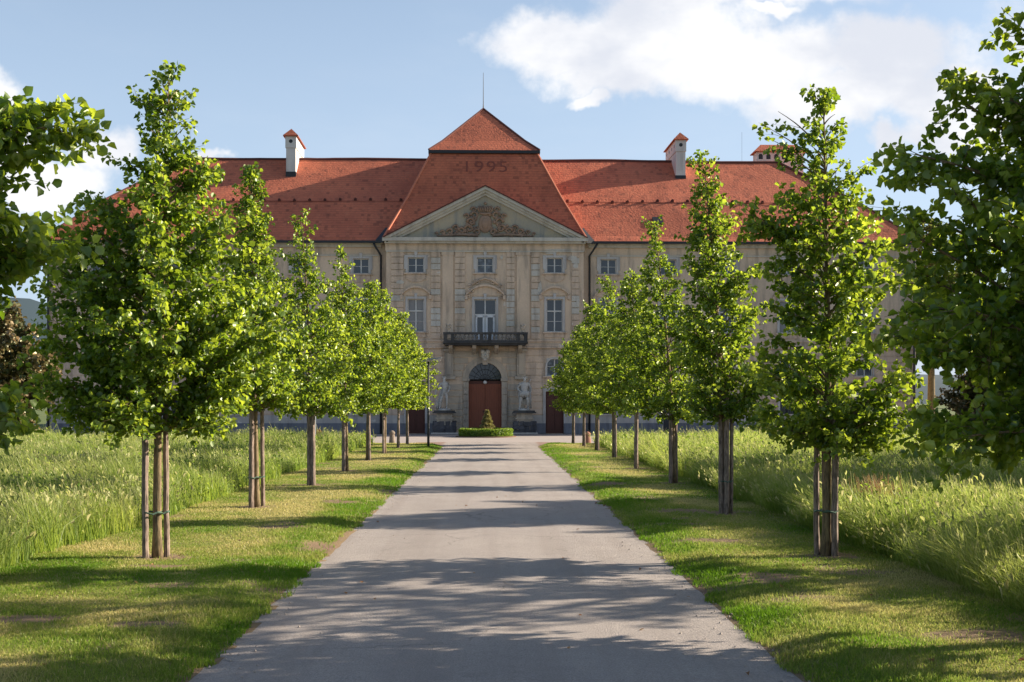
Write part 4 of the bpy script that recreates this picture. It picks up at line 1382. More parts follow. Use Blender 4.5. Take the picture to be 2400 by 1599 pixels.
# balcony
bl = MB()
bl.box(-2.85, 2.85, -1.5, -.0, 6.12, 6.24); bl.box(-2.72, 2.72, -1.38, -.17, 6.0, 6.12)
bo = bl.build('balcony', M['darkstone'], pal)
rl = MB()
rl.box(-2.85, 2.85, -1.52, -1.26, 6.72, 6.86); rl.box(-2.7, 2.7, -1.46, -1.3, 6.24, 6.32)
for s in (-1, 1):
    a, b = sorted((s * 2.82, s * 2.58)); rl.box(a, b, -1.26, .0, 6.72, 6.86)
rl.build('handrail', M['darkstone'], bo)
for x in (-2.7, -2.2, 2.2, 2.7, -.28, .28):
    q = MB(); q.box(x - .12, x + .12, -1.49, -1.29, 6.242, 6.718)
    q.build('balcony_post', M['darkstone'], bo)
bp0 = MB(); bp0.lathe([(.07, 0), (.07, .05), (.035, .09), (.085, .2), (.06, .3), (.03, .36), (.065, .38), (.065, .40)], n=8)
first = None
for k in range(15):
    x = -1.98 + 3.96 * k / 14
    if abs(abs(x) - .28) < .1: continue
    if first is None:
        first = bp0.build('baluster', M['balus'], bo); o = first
    else:
        o = first.copy(); COL.objects.link(o); o.parent = bo
    o.location = (x, -1.38, 6.32)
for s in (-1, 1):
    vz = MB(); vz.lathe([(.1, 6.86), (.12, 6.9), (.05, 6.96), (.15, 7.08), (.18, 7.18), (.13, 7.24), (.15, 7.28)], s * 2.5, -1.38, 12)
    for k in range(7):
        a = k * .9
        vz.sphere((s * 2.5 + .13 * math.cos(a), -1.38 + .13 * math.sin(a), 7.32 + .05 * math.sin(k * 2.1)), .07, 7, 5)
    vz.build('stone_vase', M['portal'], bo, smooth=True)
for x in (-2.35, -.75, .75, 2.35):
    q = MB()
    q.add([(x - .13, -1.25, 5.995), (x + .13, -1.25, 5.995), (x + .13, -1.1, 5.8), (x - .13, -1.1, 5.8), (x - .13, -.2, 5.995), (x + .13, -.2, 5.995), (x + .13, -.2, 5.45), (x - .13, -.2, 5.45)],
          [(0, 3, 2, 1), (0, 1, 5, 4), (1, 2, 6, 5), (2, 3, 7, 6), (3, 0, 4, 7), (4, 5, 6, 7)])
    q.build('bracket', M['portal'], bo)

# pediment
pd = MB()
AP = 16.85
bw = RW + .15
pd.prismY([(-bw + .5, 13.36), (bw - .5, 13.36), (0, AP - .42)], -.12, .0)
po = pd.build('pediment', M['tymp'], pal)
rk = MB()
for (off, th, yf) in ((0, .20, -.62), (.20, .16, -.45), (.36, .16, -.3)):
    dz = AP - 13.36
    L_ = math.hypot(bw, dz); nx2, nz2 = dz / L_, -bw / L_
    for s in (-1, 1):
        k = th * L_ / bw; ko = off * L_ / bw
        A = [(s * bw, 13.36 - ko + 0.0), (0, AP - ko), (0, AP - ko - k), (s * bw, 13.36 - ko - k)]
        # clip bottoms so they stop on the horizontal cornice
        A = [(s * (bw - (ko) * bw / dz), 13.36), (0, AP - ko), (0, AP - ko - k), (s * (bw - (ko + k) * bw / dz), 13.36)]
        if s > 0: A = A[::-1]
        rk.prismY(A, yf, -.12)
rk.build('raking_cornice', M['pale'], po)
# carved relief
rl = MB()
rg = random.Random(3)
rl.sphere((0, -.18, 14.35), .55, 14, 10, (.85, .3, 1.15))
rl.sphere((0, -.30, 14.35), .34, 12, 8, (.8, .3, 1.1))
for k in range(-3, 4):
    rl.tube([(k * .10, -.22, 15.05), (k * .17, -.26, 15.35), (k * .13, -.24, 15.55)], [.05, .07, .05], 6)
rl.sphere((0, -.25, 15.72), .1, 8, 6)
rl.tube([(-.38, -.25, 15.05), (0, -.32, 14.98), (.38, -.25, 15.05)], .08, 6)


def scroll(cx, cz, r0, dirn, tr, turns=14):
    pts = []
    for k in range(turns):
        a = k * .5
        q = r0 * (1 - k / (turns + 3))
        pts.append((cx + dirn * q * math.cos(a), -.22, cz + q * math.sin(a)))
    rl.tube(pts, [tr * (1 - .4 * k / turns) for k in range(turns)], 6)


for s in (-1, 1):
    for (cx, cz, r0, tr) in ((.72, 14.9, .28, .09), (.95, 14.45, .3, .10), (.78, 15.3, .2, .07), (1.1, 14.0, .3, .1), (.55, 13.75, .25, .09), (1.6, 13.85, .25, .08),
                             (2.0, 14.05, .22, .08), (2.4, 13.8, .22, .08), (2.9, 13.75, .16, .06), (1.25, 14.85, .2, .07), (3.3, 13.65, .12, .05)):
        scroll(s * cx, cz, r0, s, tr)
    for k in range(46):
        u = rg.random()
        cx = .3 + 2.9 * u * rg.random() ** .3
        hh = 13.5 + rg.random() * max(.2, (1.9 - .75 * cx))
        rl.sphere((s * cx, -.2, hh), rg.uniform(.06, .13), 6, 4, (1, .7, 1))
    rl.tube([(s * .5, -.2, 13.55), (s * 1.6, -.22, 13.6), (s * 2.6, -.2, 13.55), (s * 3.3, -.2, 13.5)], [.12, .1, .08, .04], 6)
rl.build('relief', M['relief'], po, smooth=True)

# ---- roofs
PRF = [(0, EV + .0), (.55, EV + .42), (3.5, 16.45), (8.2, 20.35)]
EX, EY = HW + .5, WY - .6
def rj(x, y):
    a = (float(vnoise(np.array([x * .22 + 50]), np.array([y * .35 + 20]), 301)[0]) - .5) * .16
    b = (float(vnoise(np.array([x * .9 + 50]), np.array([y * .9 + 20]), 302)[0]) - .5) * .05
    return a + b


class RoofMB(MB):
    def quad(s, a, b, c, d, nu=64, nv=6):
        a, b, c, d = map(np.array, (a, b, c, d))
        if np.linalg.norm(b - a) < np.linalg.norm(d - a): nu, nv = nv, nu
        vs = []
        for j in range(nv + 1):
            for i in range(nu + 1):
                u, v = i / nu, j / nv
                p = (a * (1 - u) + b * u) * (1 - v) + (d * (1 - u) + c * u) * v
                vs.append((p[0], p[1], p[2] + (rj(p[0], p[1]) if p[2] > EV + .2 else 0)))
        s.add(vs, [(j * (nu + 1) + i, j * (nu + 1) + i + 1, (j + 1) * (nu + 1) + i + 1, (j + 1) * (nu + 1) + i) for j in range(nv) for i in range(nu)])


rf = RoofMB()
for k in range(3):
    (d0, z0), (d1, z1) = PRF[k], PRF[k + 1]
    rf.quad((-EX + d0, EY + d0, z0), (EX - d0, EY + d0, z0), (EX - d1, EY + d1, z1), (-EX + d1, EY + d1, z1))
    for s in (-1, 1):
        q = [(s * (EX - d0), EY + d0, z0), (s * (EX - d0), DEP + .4, z0), (s * (EX - d1), DEP + .4, z1), (s * (EX - d1), EY + d1, z1)]
        rf.quad(*(q if s > 0 else q[::-1]))
        e0, e1 = EX - 16.4 + d0, EX - 16.4 + d1
        q = [(s * e0, EY + 16.4 - d0, z0), (s * e1, EY + 16.4 - d1, z1), (s * e1, DEP + .4, z1), (s * e0, DEP + .4, z0)]
        rf.quad(*(q if s > 0 else q[::-1]))
        rf.quad((s * (EX - d0), DEP + .4, z0), (s * e0, DEP + .4, z0), (s * e1, DEP + .4, z1), (s * (EX - d1), DEP + .4, z1))
    rf.quad((-(EX - 16.4 + d0), EY + 16.4 - d0, z0), (-(EX - 16.4 + d1), EY + 16.4 - d1, z1), (EX - 16.4 + d1, EY + 16.4 - d1, z1), (EX - 16.4 + d0, EY + 16.4 - d0, z0))
roof = rf.build('roof', M['tile'], pal)


def sag(x):
    return 0.0


rt = MB()
rz = PRF[3][1] + .03
xs = np.linspace(-EX + 8.2, EX - 8.2, 65)
rt.tube([(x, EY + 8.2, rz + rj(x, EY + 8.2)) for x in xs], .11, 6)
for s in (-1, 1):
    rt.tube([(s * (EX - d), EY + d, z + .04) for d, z in PRF], .1, 6)
    rt.tube([(s * (EX - 8.2), EY + 8.2, rz), (s * (EX - 8.2), DEP + .4, rz)], .11, 6)
rt.build('ridge_tiles', M['oldtile'], roof)
gu = MB()
for (x0, x1) in ((-EX, -RW - .35), (RW + .35, EX)):
    gu.box(x0, x1, EY - .16, EY + .02, EV - .16, EV - .005)
for s in (-1, 1):
    a, b = sorted((s * EX - s * .02, s * (EX + .14)))
    gu.box(a, b, EY - .16, DEP, EV - .16, EV - .005)
gu.build('gutter', M['dark'], roof)
# snow guards
g0 = MB(); g0.box(-.10, .10, -.05, .10, 0, .16); g0.box(-.05, .05, -.12, .1, .10, .2)
first = None
for (d, z, n, off) in ((3.5, 16.45, 50, 0), (.75, 13.60, 44, .4)):
    for k in range(n):
        x = -EX + d + .5 + (2 * (EX - d) - 1) * k / (n - 1)
        if abs(x) < RW + .1 - (z - 13.3) * .48: continue
        if first is None:
            first = g0.build('snow_guard', M['oldtile'], roof); o = first
        else:
            o = first.copy(); COL.objects.link(o); o.parent = roof
        o.location = (x, EY + d, z + rj(x, EY + d))
        if z < 14: o.scale = (.6, .7, .6)
lg = MB()
for (x0, x1) in ((-EX + 3.5, -RW + 1.4), (RW - 1.4, EX - 3.5)):
    lg.tube([(x0, EY + 3.42, 16.45), (x1, EY + 3.42, 16.45)], .022, 6)
lg.build('snow_rail', M['numeral'], roof)
# roof window
zk = 14.75
def on_slope(d):
    for k in range(3):
        if PRF[k][0] <= d <= PRF[k + 1][0]:
            t = (d - PRF[k][0]) / (PRF[k + 1][0] - PRF[k][0]); return PRF[k][1] + t * (PRF[k + 1][1] - PRF[k][1])
x = 12.15
sk = MB()
for (x0, x1, d0, d1, h_) in ((x - .35, x + .35, 1.55, 2.1, .10),):
    za, zb_ = on_slope(d0), on_slope(d1)
    sk.add([(x0, EY + d0, za), (x1, EY + d0, za), (x1, EY + d1, zb_), (x0, EY + d1, zb_),
            (x0, EY + d0 - h_, za + h_), (x1, EY + d0 - h_, za + h_), (x1, EY + d1 - h_, zb_ + h_), (x0, EY + d1 - h_, zb_ + h_)],
           [(4, 5, 6, 7), (0, 1, 5, 4), (1, 2, 6, 5), (2, 3, 7, 6), (3, 0, 4, 7)])
sk.build('roof_window', M['dark'], roof)

# centre pavilion roof
CR = MB()
b0, b1, y0_, y1_ = RW + .22, 3.72, .0, 3.35
zt0, zt1 = 13.32, 19.95
yb0, yb1 = y1_ + 2 * b1 + 3.6, y1_ + 2 * b1
# slightly concave: an extra ring
rings = [(b0, y0_, yb0, zt0), (b0 - 1.62, y0_ + 1.75, yb0 - 1.75, zt0 + 3.15), (b1, y1_, yb1, zt1)]
for (A, B) in zip(rings[:-1], rings[1:]):
    P0 = [(-A[0], A[1], A[3]), (A[0], A[1], A[3]), (A[0], A[2], A[3]), (-A[0], A[2], A[3])]
    P1 = [(-B[0], B[1], B[3]), (B[0], B[1], B[3]), (B[0], B[2], B[3]), (-B[0], B[2], B[3])]
    for i in range(4):
        j = (i + 1) % 4
        CR.quad(P0[i], P0[j], P1[j], P1[i])
croof = CR.build('pavilion_roof', M['tile'], pal)
pr = MB()
ov = .22
ph_ = 23.95
cxy = (0, (y1_ + yb1) / 2)
q = b1 + ov
base = [(-q, y1_ - ov, zt1 + .12), (q, y1_ - ov, zt1 + .12), (q, yb1 + ov, zt1 + .12), (-q, yb1 + ov, zt1 + .12)]
for i in range(4):
    j = (i + 1) % 4
    mid0 = [base[i][k] * .75 + (cxy[0], cxy[1], ph_)[k] * .25 - (.12 if k == 2 else 0) for k in range(3)]
    mid1 = [base[j][k] * .75 + (cxy[0], cxy[1], ph_)[k] * .25 - (.12 if k == 2 else 0) for k in range(3)]
    pr.quad(base[i], base[j], mid1, mid0)
    pr.add([mid0, mid1, (cxy[0], cxy[1], ph_)], [(0, 1, 2)])
pyr = pr.build('top_roof', M['tile'], croof)
sf = MB()
sf.box(-q - .03, q + .03, y1_ - ov - .03, yb1 + ov + .03, zt1 - .10, zt1 + .115)
sf.build('dark_eave', M['dark'], croof)
hp = MB()
for s in (-1, 1):
    hp.tube([(s * a[0], a[1], a[3] + .05) for a in rings], .085, 6)
    hp.build('hip_tiles', M['ridge'], croof); hp = MB()
hp = MB()
for (sx_, yb_) in ((-1, base[0][1]), (1, base[0][1]), (1, base[2][1]), (-1, base[2][1])):
    m0 = [v * .75 + c * .25 for v, c in zip((sx_ * q, yb_, zt1 + .12), (0, cxy[1], ph_))]; m0[2] -= .10
    hp.tube([(sx_ * q, yb_, zt1 + .14), m0, (0, cxy[1], ph_ + .02)], .08, 6)
hp.build('hip_tiles', M['oldtile'], pyr)
lr = MB(); lr.tube([(0, cxy[1], ph_ - .1), (0, cxy[1], ph_ + .4), (0, cxy[1], ph_ + 2.7)], [.06, .03, .016], 6)
lr.build('lightning_rod', M['dark'], pyr)
# the little gable behind the pediment running into the steep roof
gb = MB()
for s in (-1, 1):
    a = (s * (bw + .06), -.68, 13.38); b = (0, -.68, AP + .06)
    t_ = (AP - zt0) / (zt1 - zt0)
    c = (0, y0_ + 2.1, AP + .06)
    d = (s * (bw + .06), y0_ + .05, 13.38)
    vs = [a, b, c, d]
    gb.quad(*(vs if s < 0 else vs[::-1]))
    gb.quad((a[0], a[1], a[2]), (b[0], b[1], b[2]), (b[0], b[1], b[2] - .09), (a[0], a[1], a[2] - .09))
gb.build('pediment_roof', M['oldtile'], croof)
# valley sheets beside the pavilion roof
vy = MB()
for s in (-1, 1):
    vy.add([(s * (RW - .15), -.45, 13.25), (s * (RW + .75), .0, 13.2), (s * (RW + .10), 1.0, 14.25), (s * (RW - .35), .5, 14.0),
            (s * (RW - .15), -.45, 13.05), (s * (RW + .75), .0, 13.02)], [(0, 1, 2, 3), (0, 4, 5, 1)])
vy.build('valley_sheet', M['dark'], croof)

# year on the roof in dark tiles
A, B = rings[1], rings[2]
ang = math.atan2(B[3] - A[3], B[1] - A[1])
t_ = (18.42 - A[3]) / (B[3] - A[3])
yl = A[1] + t_ * (B[1] - A[1])
for k, chv in enumerate('1995'):
    tcu = bpy.data.curves.new('numeral', 'FONT')
    tcu.body = chv; tcu.size = 1.34; tcu.extrude = .012; tcu.align_x = 'CENTER'; tcu.offset = -0.012
    to = bpy.data.objects.new('numeral_tmp', tcu); COL.objects.link(to)
    bpy.context.view_layer.update()
    me = bpy.data.meshes.new_from_object(to.evaluated_get(bpy.context.evaluated_depsgraph_get()))
    bpy.data.objects.remove(to)
    me.materials.clear()
    no = link('numeral', me, M['numeral'], croof)
    no.scale = (1.12, 1, 1)
    no.rotation_euler = (ang, 0, 0)
    no.location = (0.05 + (k - 1.5) * .86, yl - .02, 18.42 + .005)


# chimneys
def chimney(x, w_, y0, y1, zb, ze, za, name, arches=0):
    b = MB(); b.box(x - w_ / 2, x + w_ / 2, y0, y1, zb, ze - .9 if not arches else ze)
    if not arches:
        b.box(x - w_ / 2 - .05, x + w_ / 2 + .05, y0 - .05, y1 + .05, ze - .9, ze)
    c = b.build(name, M['white'], pal)
    k = MB()
    o_ = .20
    X0, X1, Y0, Y1 = x - w_ / 2 - o_, x + w_ / 2 + o_, y0 - o_, y1 + o_
    if not arches:
        r_ = w_ / 2 + o_
        vs = [(X0, Y0, ze), (X1, Y0, ze), (X1, Y1, ze), (X0, Y1, ze), (x, Y0 + r_ * .9, za), (x, Y1 - r_ * .9, za),
              (X0, Y0, ze - .06), (X1, Y0, ze - .06), (X1, Y1, ze - .06), (X0, Y1, ze - .06)]
        k.add(vs, [(0, 1, 4), (1, 2, 5, 4), (2, 3, 5), (3, 0, 4, 5), (6, 7, 1, 0), (7, 8, 2, 1), (8, 9, 3, 2), (9, 6, 0, 3), (9, 8, 7, 6)])
    else:
        r_ = (Y1 - Y0) / 2
        ym = (Y0 + Y1) / 2
        vs = [(X0, Y0, ze), (X1, Y0, ze), (X1, Y1, ze), (X0, Y1, ze), (X0 + r_ * .8, ym, za), (X1 - r_ * .8, ym, za),
              (X0, Y0, ze - .06), (X1, Y0, ze - .06), (X1, Y1, ze - .06), (X0, Y1, ze - .06)]
        k.add(vs, [(0, 1, 5, 4), (1, 2, 5), (2, 3, 4, 5), (3, 0, 4), (6, 7, 1, 0), (7, 8, 2, 1), (8, 9, 3, 2), (9, 6, 0, 3), (9, 8, 7, 6)])
    k.build('chimney_cap', M['tile'], c)
    h = MB()
    if not arches:
        h.tube([(x, y0 - .055, ze - .42), (x, y0 - .03, ze - .42)], .14, 14)
        for j in range(4):
            yy2 = y0 + (y1 - y0) * (j + .5) / 4
            h.tube([(x + w_ / 2 + .03, yy2, ze - .42), (x + w_ / 2 + .055, yy2, ze - .42)], .13, 12)
            h.tube([(x - w_ / 2 - .055, yy2, ze - .42), (x - w_ / 2 - .03, yy2, ze - .42)], .13, 12)
    else:
        for j in range(arches):
            xx = x - w_ / 2 + w_ * (j + .5) / arches
            poly = [(xx - .17, ze - .62), (xx + .17, ze - .62)] + [(xx + .17 * math.cos(math.pi * u / 8), ze - .36 + .17 * math.sin(math.pi * u / 8)) for u in range(9)]
            h.prismY(poly, y0 - .004, y0 + .05)
    h.build('smoke_holes', M['dark'], c)
    if not arches:
        l = MB()
        l.box(x - w_ / 2 - .03, x + w_ / 2 + .03, y0 - .03, y0 + .9, zb, zb + 1.35)
        l.build('lead_flashing', M['dark'], c)
    return c


def ridge_drop(z_):
    return EY + 8.2 - (20.35 - z_) / .83


fy = ridge_drop(18.75)
chimney(-14.15, .70, fy, fy + 4.2, 17.75, 21.75, 22.32, 'chimney')
chimney(14.6, .70, fy, fy + 4.2, 17.6, 21.62, 22.2, 'chimney')
chimney(23.5, 3.7, 12.0, 13.2, 19.6, 21.95, 22.6, 'long_chimney', 6)
for x in (-21.9, 19.6):
    r_ = MB(); r_.tube([(x, EY + 8.2, 20.2), (x, EY + 8.2, 22.6)], .008, 5); r_.build('lightning_rod', M['dark'], pal)

# downpipes
for (x, y, kink) in ((-RW - .40, WY - .16, 1), (RW + .46, WY - .16, 1), (-HW + .12, WY - .16, 0), (HW - .15, WY - .16, 0), (22.1, WY - .16, 2)):
    d_ = MB()
    if kink == 2:
        pts = [(x, y, 1.9), (x, y, 0)]
    elif kink == 1:
        s = 1 if x > 0 else -1
        pts = [(x + s * .5, EY - .05, EV - .12), (x + s * .35, EY - .02, EV - .4), (x, y, EV - .95), (x, y, 6.0), (x, y, 0)]
    else:
        pts = [(x, EY - .05, EV - .12), (x, y, EV - .6), (x, y, 6), (x, y, 0)]
    d_.tube(pts, .075, 8)
    d_.build('downpipe', M['dark'], pal, smooth=True)

# small things on the wall: teal notice, little dark cellar door
tn = MB(); tn.box(10.05, 11.35, WY - .09, WY - .062, 1.45, 1.95)
tn.build('notice_board', mat('teal_board', (0.05, 0.38, 0.30), 0.5), pal)
cdr = MB(); cdr.box(12.35, 13.1, WY - .13, WY - .105, 0.05, 1.3)
cdr.build('cellar_hatch', M['dark'], pal)


# ------------------------------------------------------------------ statues
def skin_body(name, pts, edges, radii, material, parent, root=0, sub=2):
    me = bpy.data.meshes.new(name)
    me.from_pydata(pts, edges, [])
    o = bpy.data.objects.new(name, me)
    COL.objects.link(o)
    md = o.modifiers.new('skin', 'SKIN')
    for i, r_ in enumerate(radii):
        me.skin_vertices[0].data[i].radius = (r_, r_) if not isinstance(r_, tuple) else r_
    me.skin_vertices[0].data[root].use_root = True
    ms = o.modifiers.new('sub', 'SUBSURF'); ms.levels = sub; ms.render_levels = sub
    bpy.context.view_layer.update()
    me2 = bpy.data.meshes.new_from_object(o.evaluated_get(bpy.context.evaluated_depsgraph_get()))
    bpy.data.objects.remove(o)
    me2.materials.clear()
    return link(name, me2, material, parent, smooth=True)


def statue(x, kind, label):
    root = empty('statue', (0, 0, 0))
    root.location = (pal.matrix_basis @ Vector((x, -1.0, 0)))
    root.rotation_euler = (0, 0, R(1.3))
    tag(root, label, 'statue', 'stone figures flanking the gate')
    b = MB()
    rg2 = random.Random(int(x * 10))
    # rough rock base, then a shaped block and a dark slab
    b.box(-.9, .9, -.55, .8, 0, .12)
    o1 = b.build('step', M['plinth2'], root)
    b = MB()
    for zr in range(3):
        for xr_ in range(4):
            for yr_ in (-1, 0, 1):
                w2 = rg2.uniform(.15, .22); cx_, cy_, cz_ = -.55 + xr_ * .37 + rg2.uniform(-.05, .05), .05 + yr_ * .3, .2 + zr * .26 + rg2.uniform(-.03, .03)
                vs = [(cx_ + sx2 * w2 * rg2.uniform(.8, 1.2), cy_ + sy2 * w2 * rg2.uniform(.8, 1.25), cz_ + sz2 * .14 * rg2.uniform(.8, 1.2)) for sz2 in (-1, 1) for (sx2, sy2) in ((-1, -1), (1, -1), (1, 1), (-1, 1))]
                b.add(vs, [(0, 3, 2, 1), (4, 5, 6, 7), (0, 1, 5, 4), (1, 2, 6, 5), (2, 3, 7, 6), (3, 0, 4, 7)])
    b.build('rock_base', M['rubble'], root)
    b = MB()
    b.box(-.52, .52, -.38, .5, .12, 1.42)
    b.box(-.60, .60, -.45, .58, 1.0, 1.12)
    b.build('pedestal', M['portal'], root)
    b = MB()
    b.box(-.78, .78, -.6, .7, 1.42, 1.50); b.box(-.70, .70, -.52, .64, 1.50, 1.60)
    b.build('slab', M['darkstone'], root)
    b = MB()
    b.lathe([(.42, 1.6), (.44, 1.66), (.34, 1.72), (.2, 1.74)], 0, 0, 12)
    b.build('footing', M['statue'], root)
    Z = 1.70
    if kind == 'slim':
        #           0 pelvis        1 waist          2 chest         3 neck           4 head base     5 head top
        P = [(0, 0, Z + 1.12), (.02, .02, Z + 1.32), (0, 0, Z + 1.62), (-.01, -.02, Z + 1.84), (-.02, -.05, Z + 1.95), (-.03, -.05, Z + 2.12),
             (.12, 0, Z + 1.05), (.17, -.1, Z + .58), (.14, .0, Z + .10), (.15, -.16, Z + .03),
             (-.12, 0, Z + 1.05), (-.24, -.12, Z + .60), (-.34, .02, Z + .12), (-.36, -.14, Z + .04),
             (.24, 0, Z + 1.70), (.36, -.05, Z + 1.38), (.26, -.25, Z + 1.18), (.22, -.3, Z + 1.12),
             (-.24, 0, Z + 1.70), (-.42, -.04, Z + 1.42), (-.56, -.2, Z + 1.22), (-.6, -.24, Z + 1.15)]
    else:
        P = [(0, 0, Z + 1.10), (-.01, .02, Z + 1.30), (0, -.02, Z + 1.58), (.0, -.04, Z + 1.82), (.02, -.08, Z + 1.93), (.03, -.08, Z + 2.10),
             (.14, 0, Z + 1.03), (.26, -.12, Z + .58), (.26, .02, Z + .10), (.30, -.14, Z + .03),
             (-.14, 0, Z + 1.03), (-.26, -.06, Z + .56), (-.30, .02, Z + .10), (-.34, -.14, Z + .03),
             (.30, 0, Z + 1.68), (.46, -.04, Z + 1.36), (.40, -.16, Z + 1.04), (.38, -.2, Z + .97),
             (-.30, 0, Z + 1.68), (-.48, -.04, Z + 1.40), (-.34, -.26, Z + 1.22), (-.26, -.3, Z + 1.18)]
    E = [(0, 1), (1, 2), (2, 3), (3, 4), (4, 5), (0, 6), (6, 7), (7, 8), (8, 9), (0, 10), (10, 11), (11, 12), (12, 13),
         (2, 14), (14, 15), (15, 16), (16, 17), (2, 18), (18, 19), (19, 20), (20, 21)]
    k = 1.0 if kind == 'slim' else 1.28
    Rr = [.17, .14, .19, .075, .105, .075, .12, .08, .05, .045, .12, .08, .05, .045, .085, .06, .045, .04, .085, .06, .045, .04]
    Rr = [r_ * (k if i not in (3, 4, 5) else 1.0) for i, r_ in enumerate(Rr)]
    skin_body('figure', P, E, Rr, M['statue'], root)
    d = MB()
    hx, hy, hz = P[5]
    for j in range(9):
        a = j * .7
        d.sphere((hx + .075 * math.cos(a), hy + .03 + .06 * math.sin(a), hz - .02 + .05 * math.sin(j * 1.7)), .055, 7, 5)
    if kind != 'slim':
        for j in range(6):
            d.sphere((hx - .05 + .02 * j, hy - .08, hz - .15 - .02 * (j % 3)), .045, 6, 5)
    d.build('hair', M['statue'], root, smooth=True)
    d = MB()
    # mantle: ropes of cloth over shoulder, hip and down the back
    if kind == 'slim':
        for j in range(7):
            u = j / 6
            d.tube([(.20 - .1 * u, .12, Z + 1.72), (.10 - .28 * u, -.10 + .2 * u, Z + 1.35), (-.16 - .12 * u, -.10 + .22 * u, Z + .95), (-.22 - .20 * u, .02 + .16 * u, Z + .45), (-.30 - .22 * u, .1 + .1 * u, Z + .02)],
                   [.05, .06, .085, .07, .08], 6)
        d.tube([(-.6, -.24, Z + 1.2), (-.58, -.22, Z + .8), (-.52, -.1, Z + .3), (-.50, 0, Z)], [.035, .045, .07, .09], 7)
    else:
        for j in range(8):
            u = j / 7
            d.tube([(-.30 + .60 * u, .14, Z + 1.70), (-.34 + .70 * u, .17, Z + 1.30), (-.32 + .66 * u, .15, Z + .80), (-.28 + .58 * u, .12, Z + .30)], [.07, .07, .065, .05], 6)
            d.tube([(-.26 + .52 * u, -.14, Z + 1.18), (-.27 + .54 * u, -.18, Z + 1.0), (-.26 + .5 * u, -.14, Z + .80 + .05 * math.sin(j * 2))], [.06, .07, .04], 6)
        d.tube([(.40, -.2, Z + 1.0), (.43, -.2, Z + .6), (.42, -.14, Z + .06)], [.04, .06, .09], 7)
        d.tube([(.30, .1, Z + 1.72), (.42, .06, Z + 1.95), (.46, .04, Z + 2.02)], [.05, .045, .03], 6)
    d.build('drapery', M['statue'], root, smooth=True)


statue((1041 - 1137) * .0288, 'slim', 'slender draped stone figure on a pedestal left of the gate')
statue((1228 - 1137) * .0288, 'broad', 'stocky bearded stone figure on a pedestal right of the gate')


# ------------------------------------------------------------------ round bed with hedge and conifer
bx, by = -0.22, 74.9
rng = np.random.default_rng(5)
n = 15000
a = rng.uniform(0, 2 * math.pi, n)
rr_ = 1.42 + rng.uniform(-.22, .22, n)
zz = rng.uniform(0.03, .46, n) + 0.03 * np.sin(a * 9)
# push to the surface of the clipped hedge
face = rng.integers(0, 3, n)
rr_ = np.where(face == 0, 1.66 + rng.normal(0, .02, n), np.where(face == 1, 1.2 + rng.normal(0, .02, n), rr_))
zz = np.where(face == 2, .46 + rng.normal(0, .018, n) + .02 * np.sin(a * 7), zz)
P = np.stack([rr_ * np.cos(a), rr_ * np.sin(a), zz], 1)
N_ = rng.normal(0, .7, (n, 3)) + np.stack([np.cos(a) * np.where(face == 0, 1, 0), np.sin(a) * np.where(face == 0, 1, 0), np.where(face == 2, 1, .2)], 1)
D_ = rng.normal(0, 1, (n, 3))
V, Q = leaf_cloud(P, D_, N_, np.full(n, .055), np.full(n, .045))
hroot = empty('clipped_hedge', (bx, by, 0))
tag(hroot, 'low clipped ring hedge in the forecourt before the gate', 'hedge')
np_mesh('leaves', V, Q, M['hedge'], hroot, {'tint': np.clip(rng.normal(.5, .3, n * 1), 0, 1).repeat(6)})
hc = MB()
prof = [(1.22, 0.0), (1.62, 0.0), (1.62, .42), (1.22, .42)]
nseg = 40
vs = [(r_ * math.cos(2 * math.pi * k / nseg), r_ * math.sin(2 * math.pi * k / nseg), z_) for k in range(nseg) for (r_, z_) in prof]
fs = [(k * 4 + i, ((k + 1) % nseg) * 4 + i, ((k + 1) % nseg) * 4 + (i + 1) % 4, k * 4 + (i + 1) % 4) for k in range(nseg) for i in range(4)]
hc.add(vs, fs)
hc.build('branches', mat('hedge_inside', (0.03, 0.06, 0.012), 0.95), hroot)
bd = MB()
bd.lathe([(1.9, -.02), (1.9, .035), (1.7, .04)], 0, 0, 40)
o = bd.build('flower_bed', M['bare'])
o.location = (bx, by, 0)
tag(o, 'round bed of bare earth under the ring hedge', 'flower bed', kind='structure')
croot = empty('dwarf_conifer', (bx + .08, by + .1, 0))
tag(croot, 'small yellowish conifer in the middle of the ring hedge', 'conifer')
t_ = MB(); t_.tube([(0, 0, 0), (0, 0, 1.5)], [.05, .01], 7); t_.build('trunk', M['bark'], croot)
n = 3600
zc = rng.uniform(.15, 1.62, n)
a = rng.uniform(0, 6.283, n)
tier = .75 + .25 * np.sin(zc * 22 + a * 2)
rc = (1.66 - zc) * .42 * tier * np.sqrt(rng.uniform(.25, 1, n))
P = np.stack([rc * np.cos(a), rc * np.sin(a), zc], 1)
D_ = np.stack([np.cos(a), np.sin(a), np.full(n, .45)], 1) + rng.normal(0, .35, (n, 3))
V, Q = leaf_cloud(P, D_, rng.normal(0, 1, (n, 3)), np.full(n, .13), np.full(n, .02))
np_mesh('crown', V, Q, M['conifer'], croot, {'tint': rng.random(n).repeat(6)})

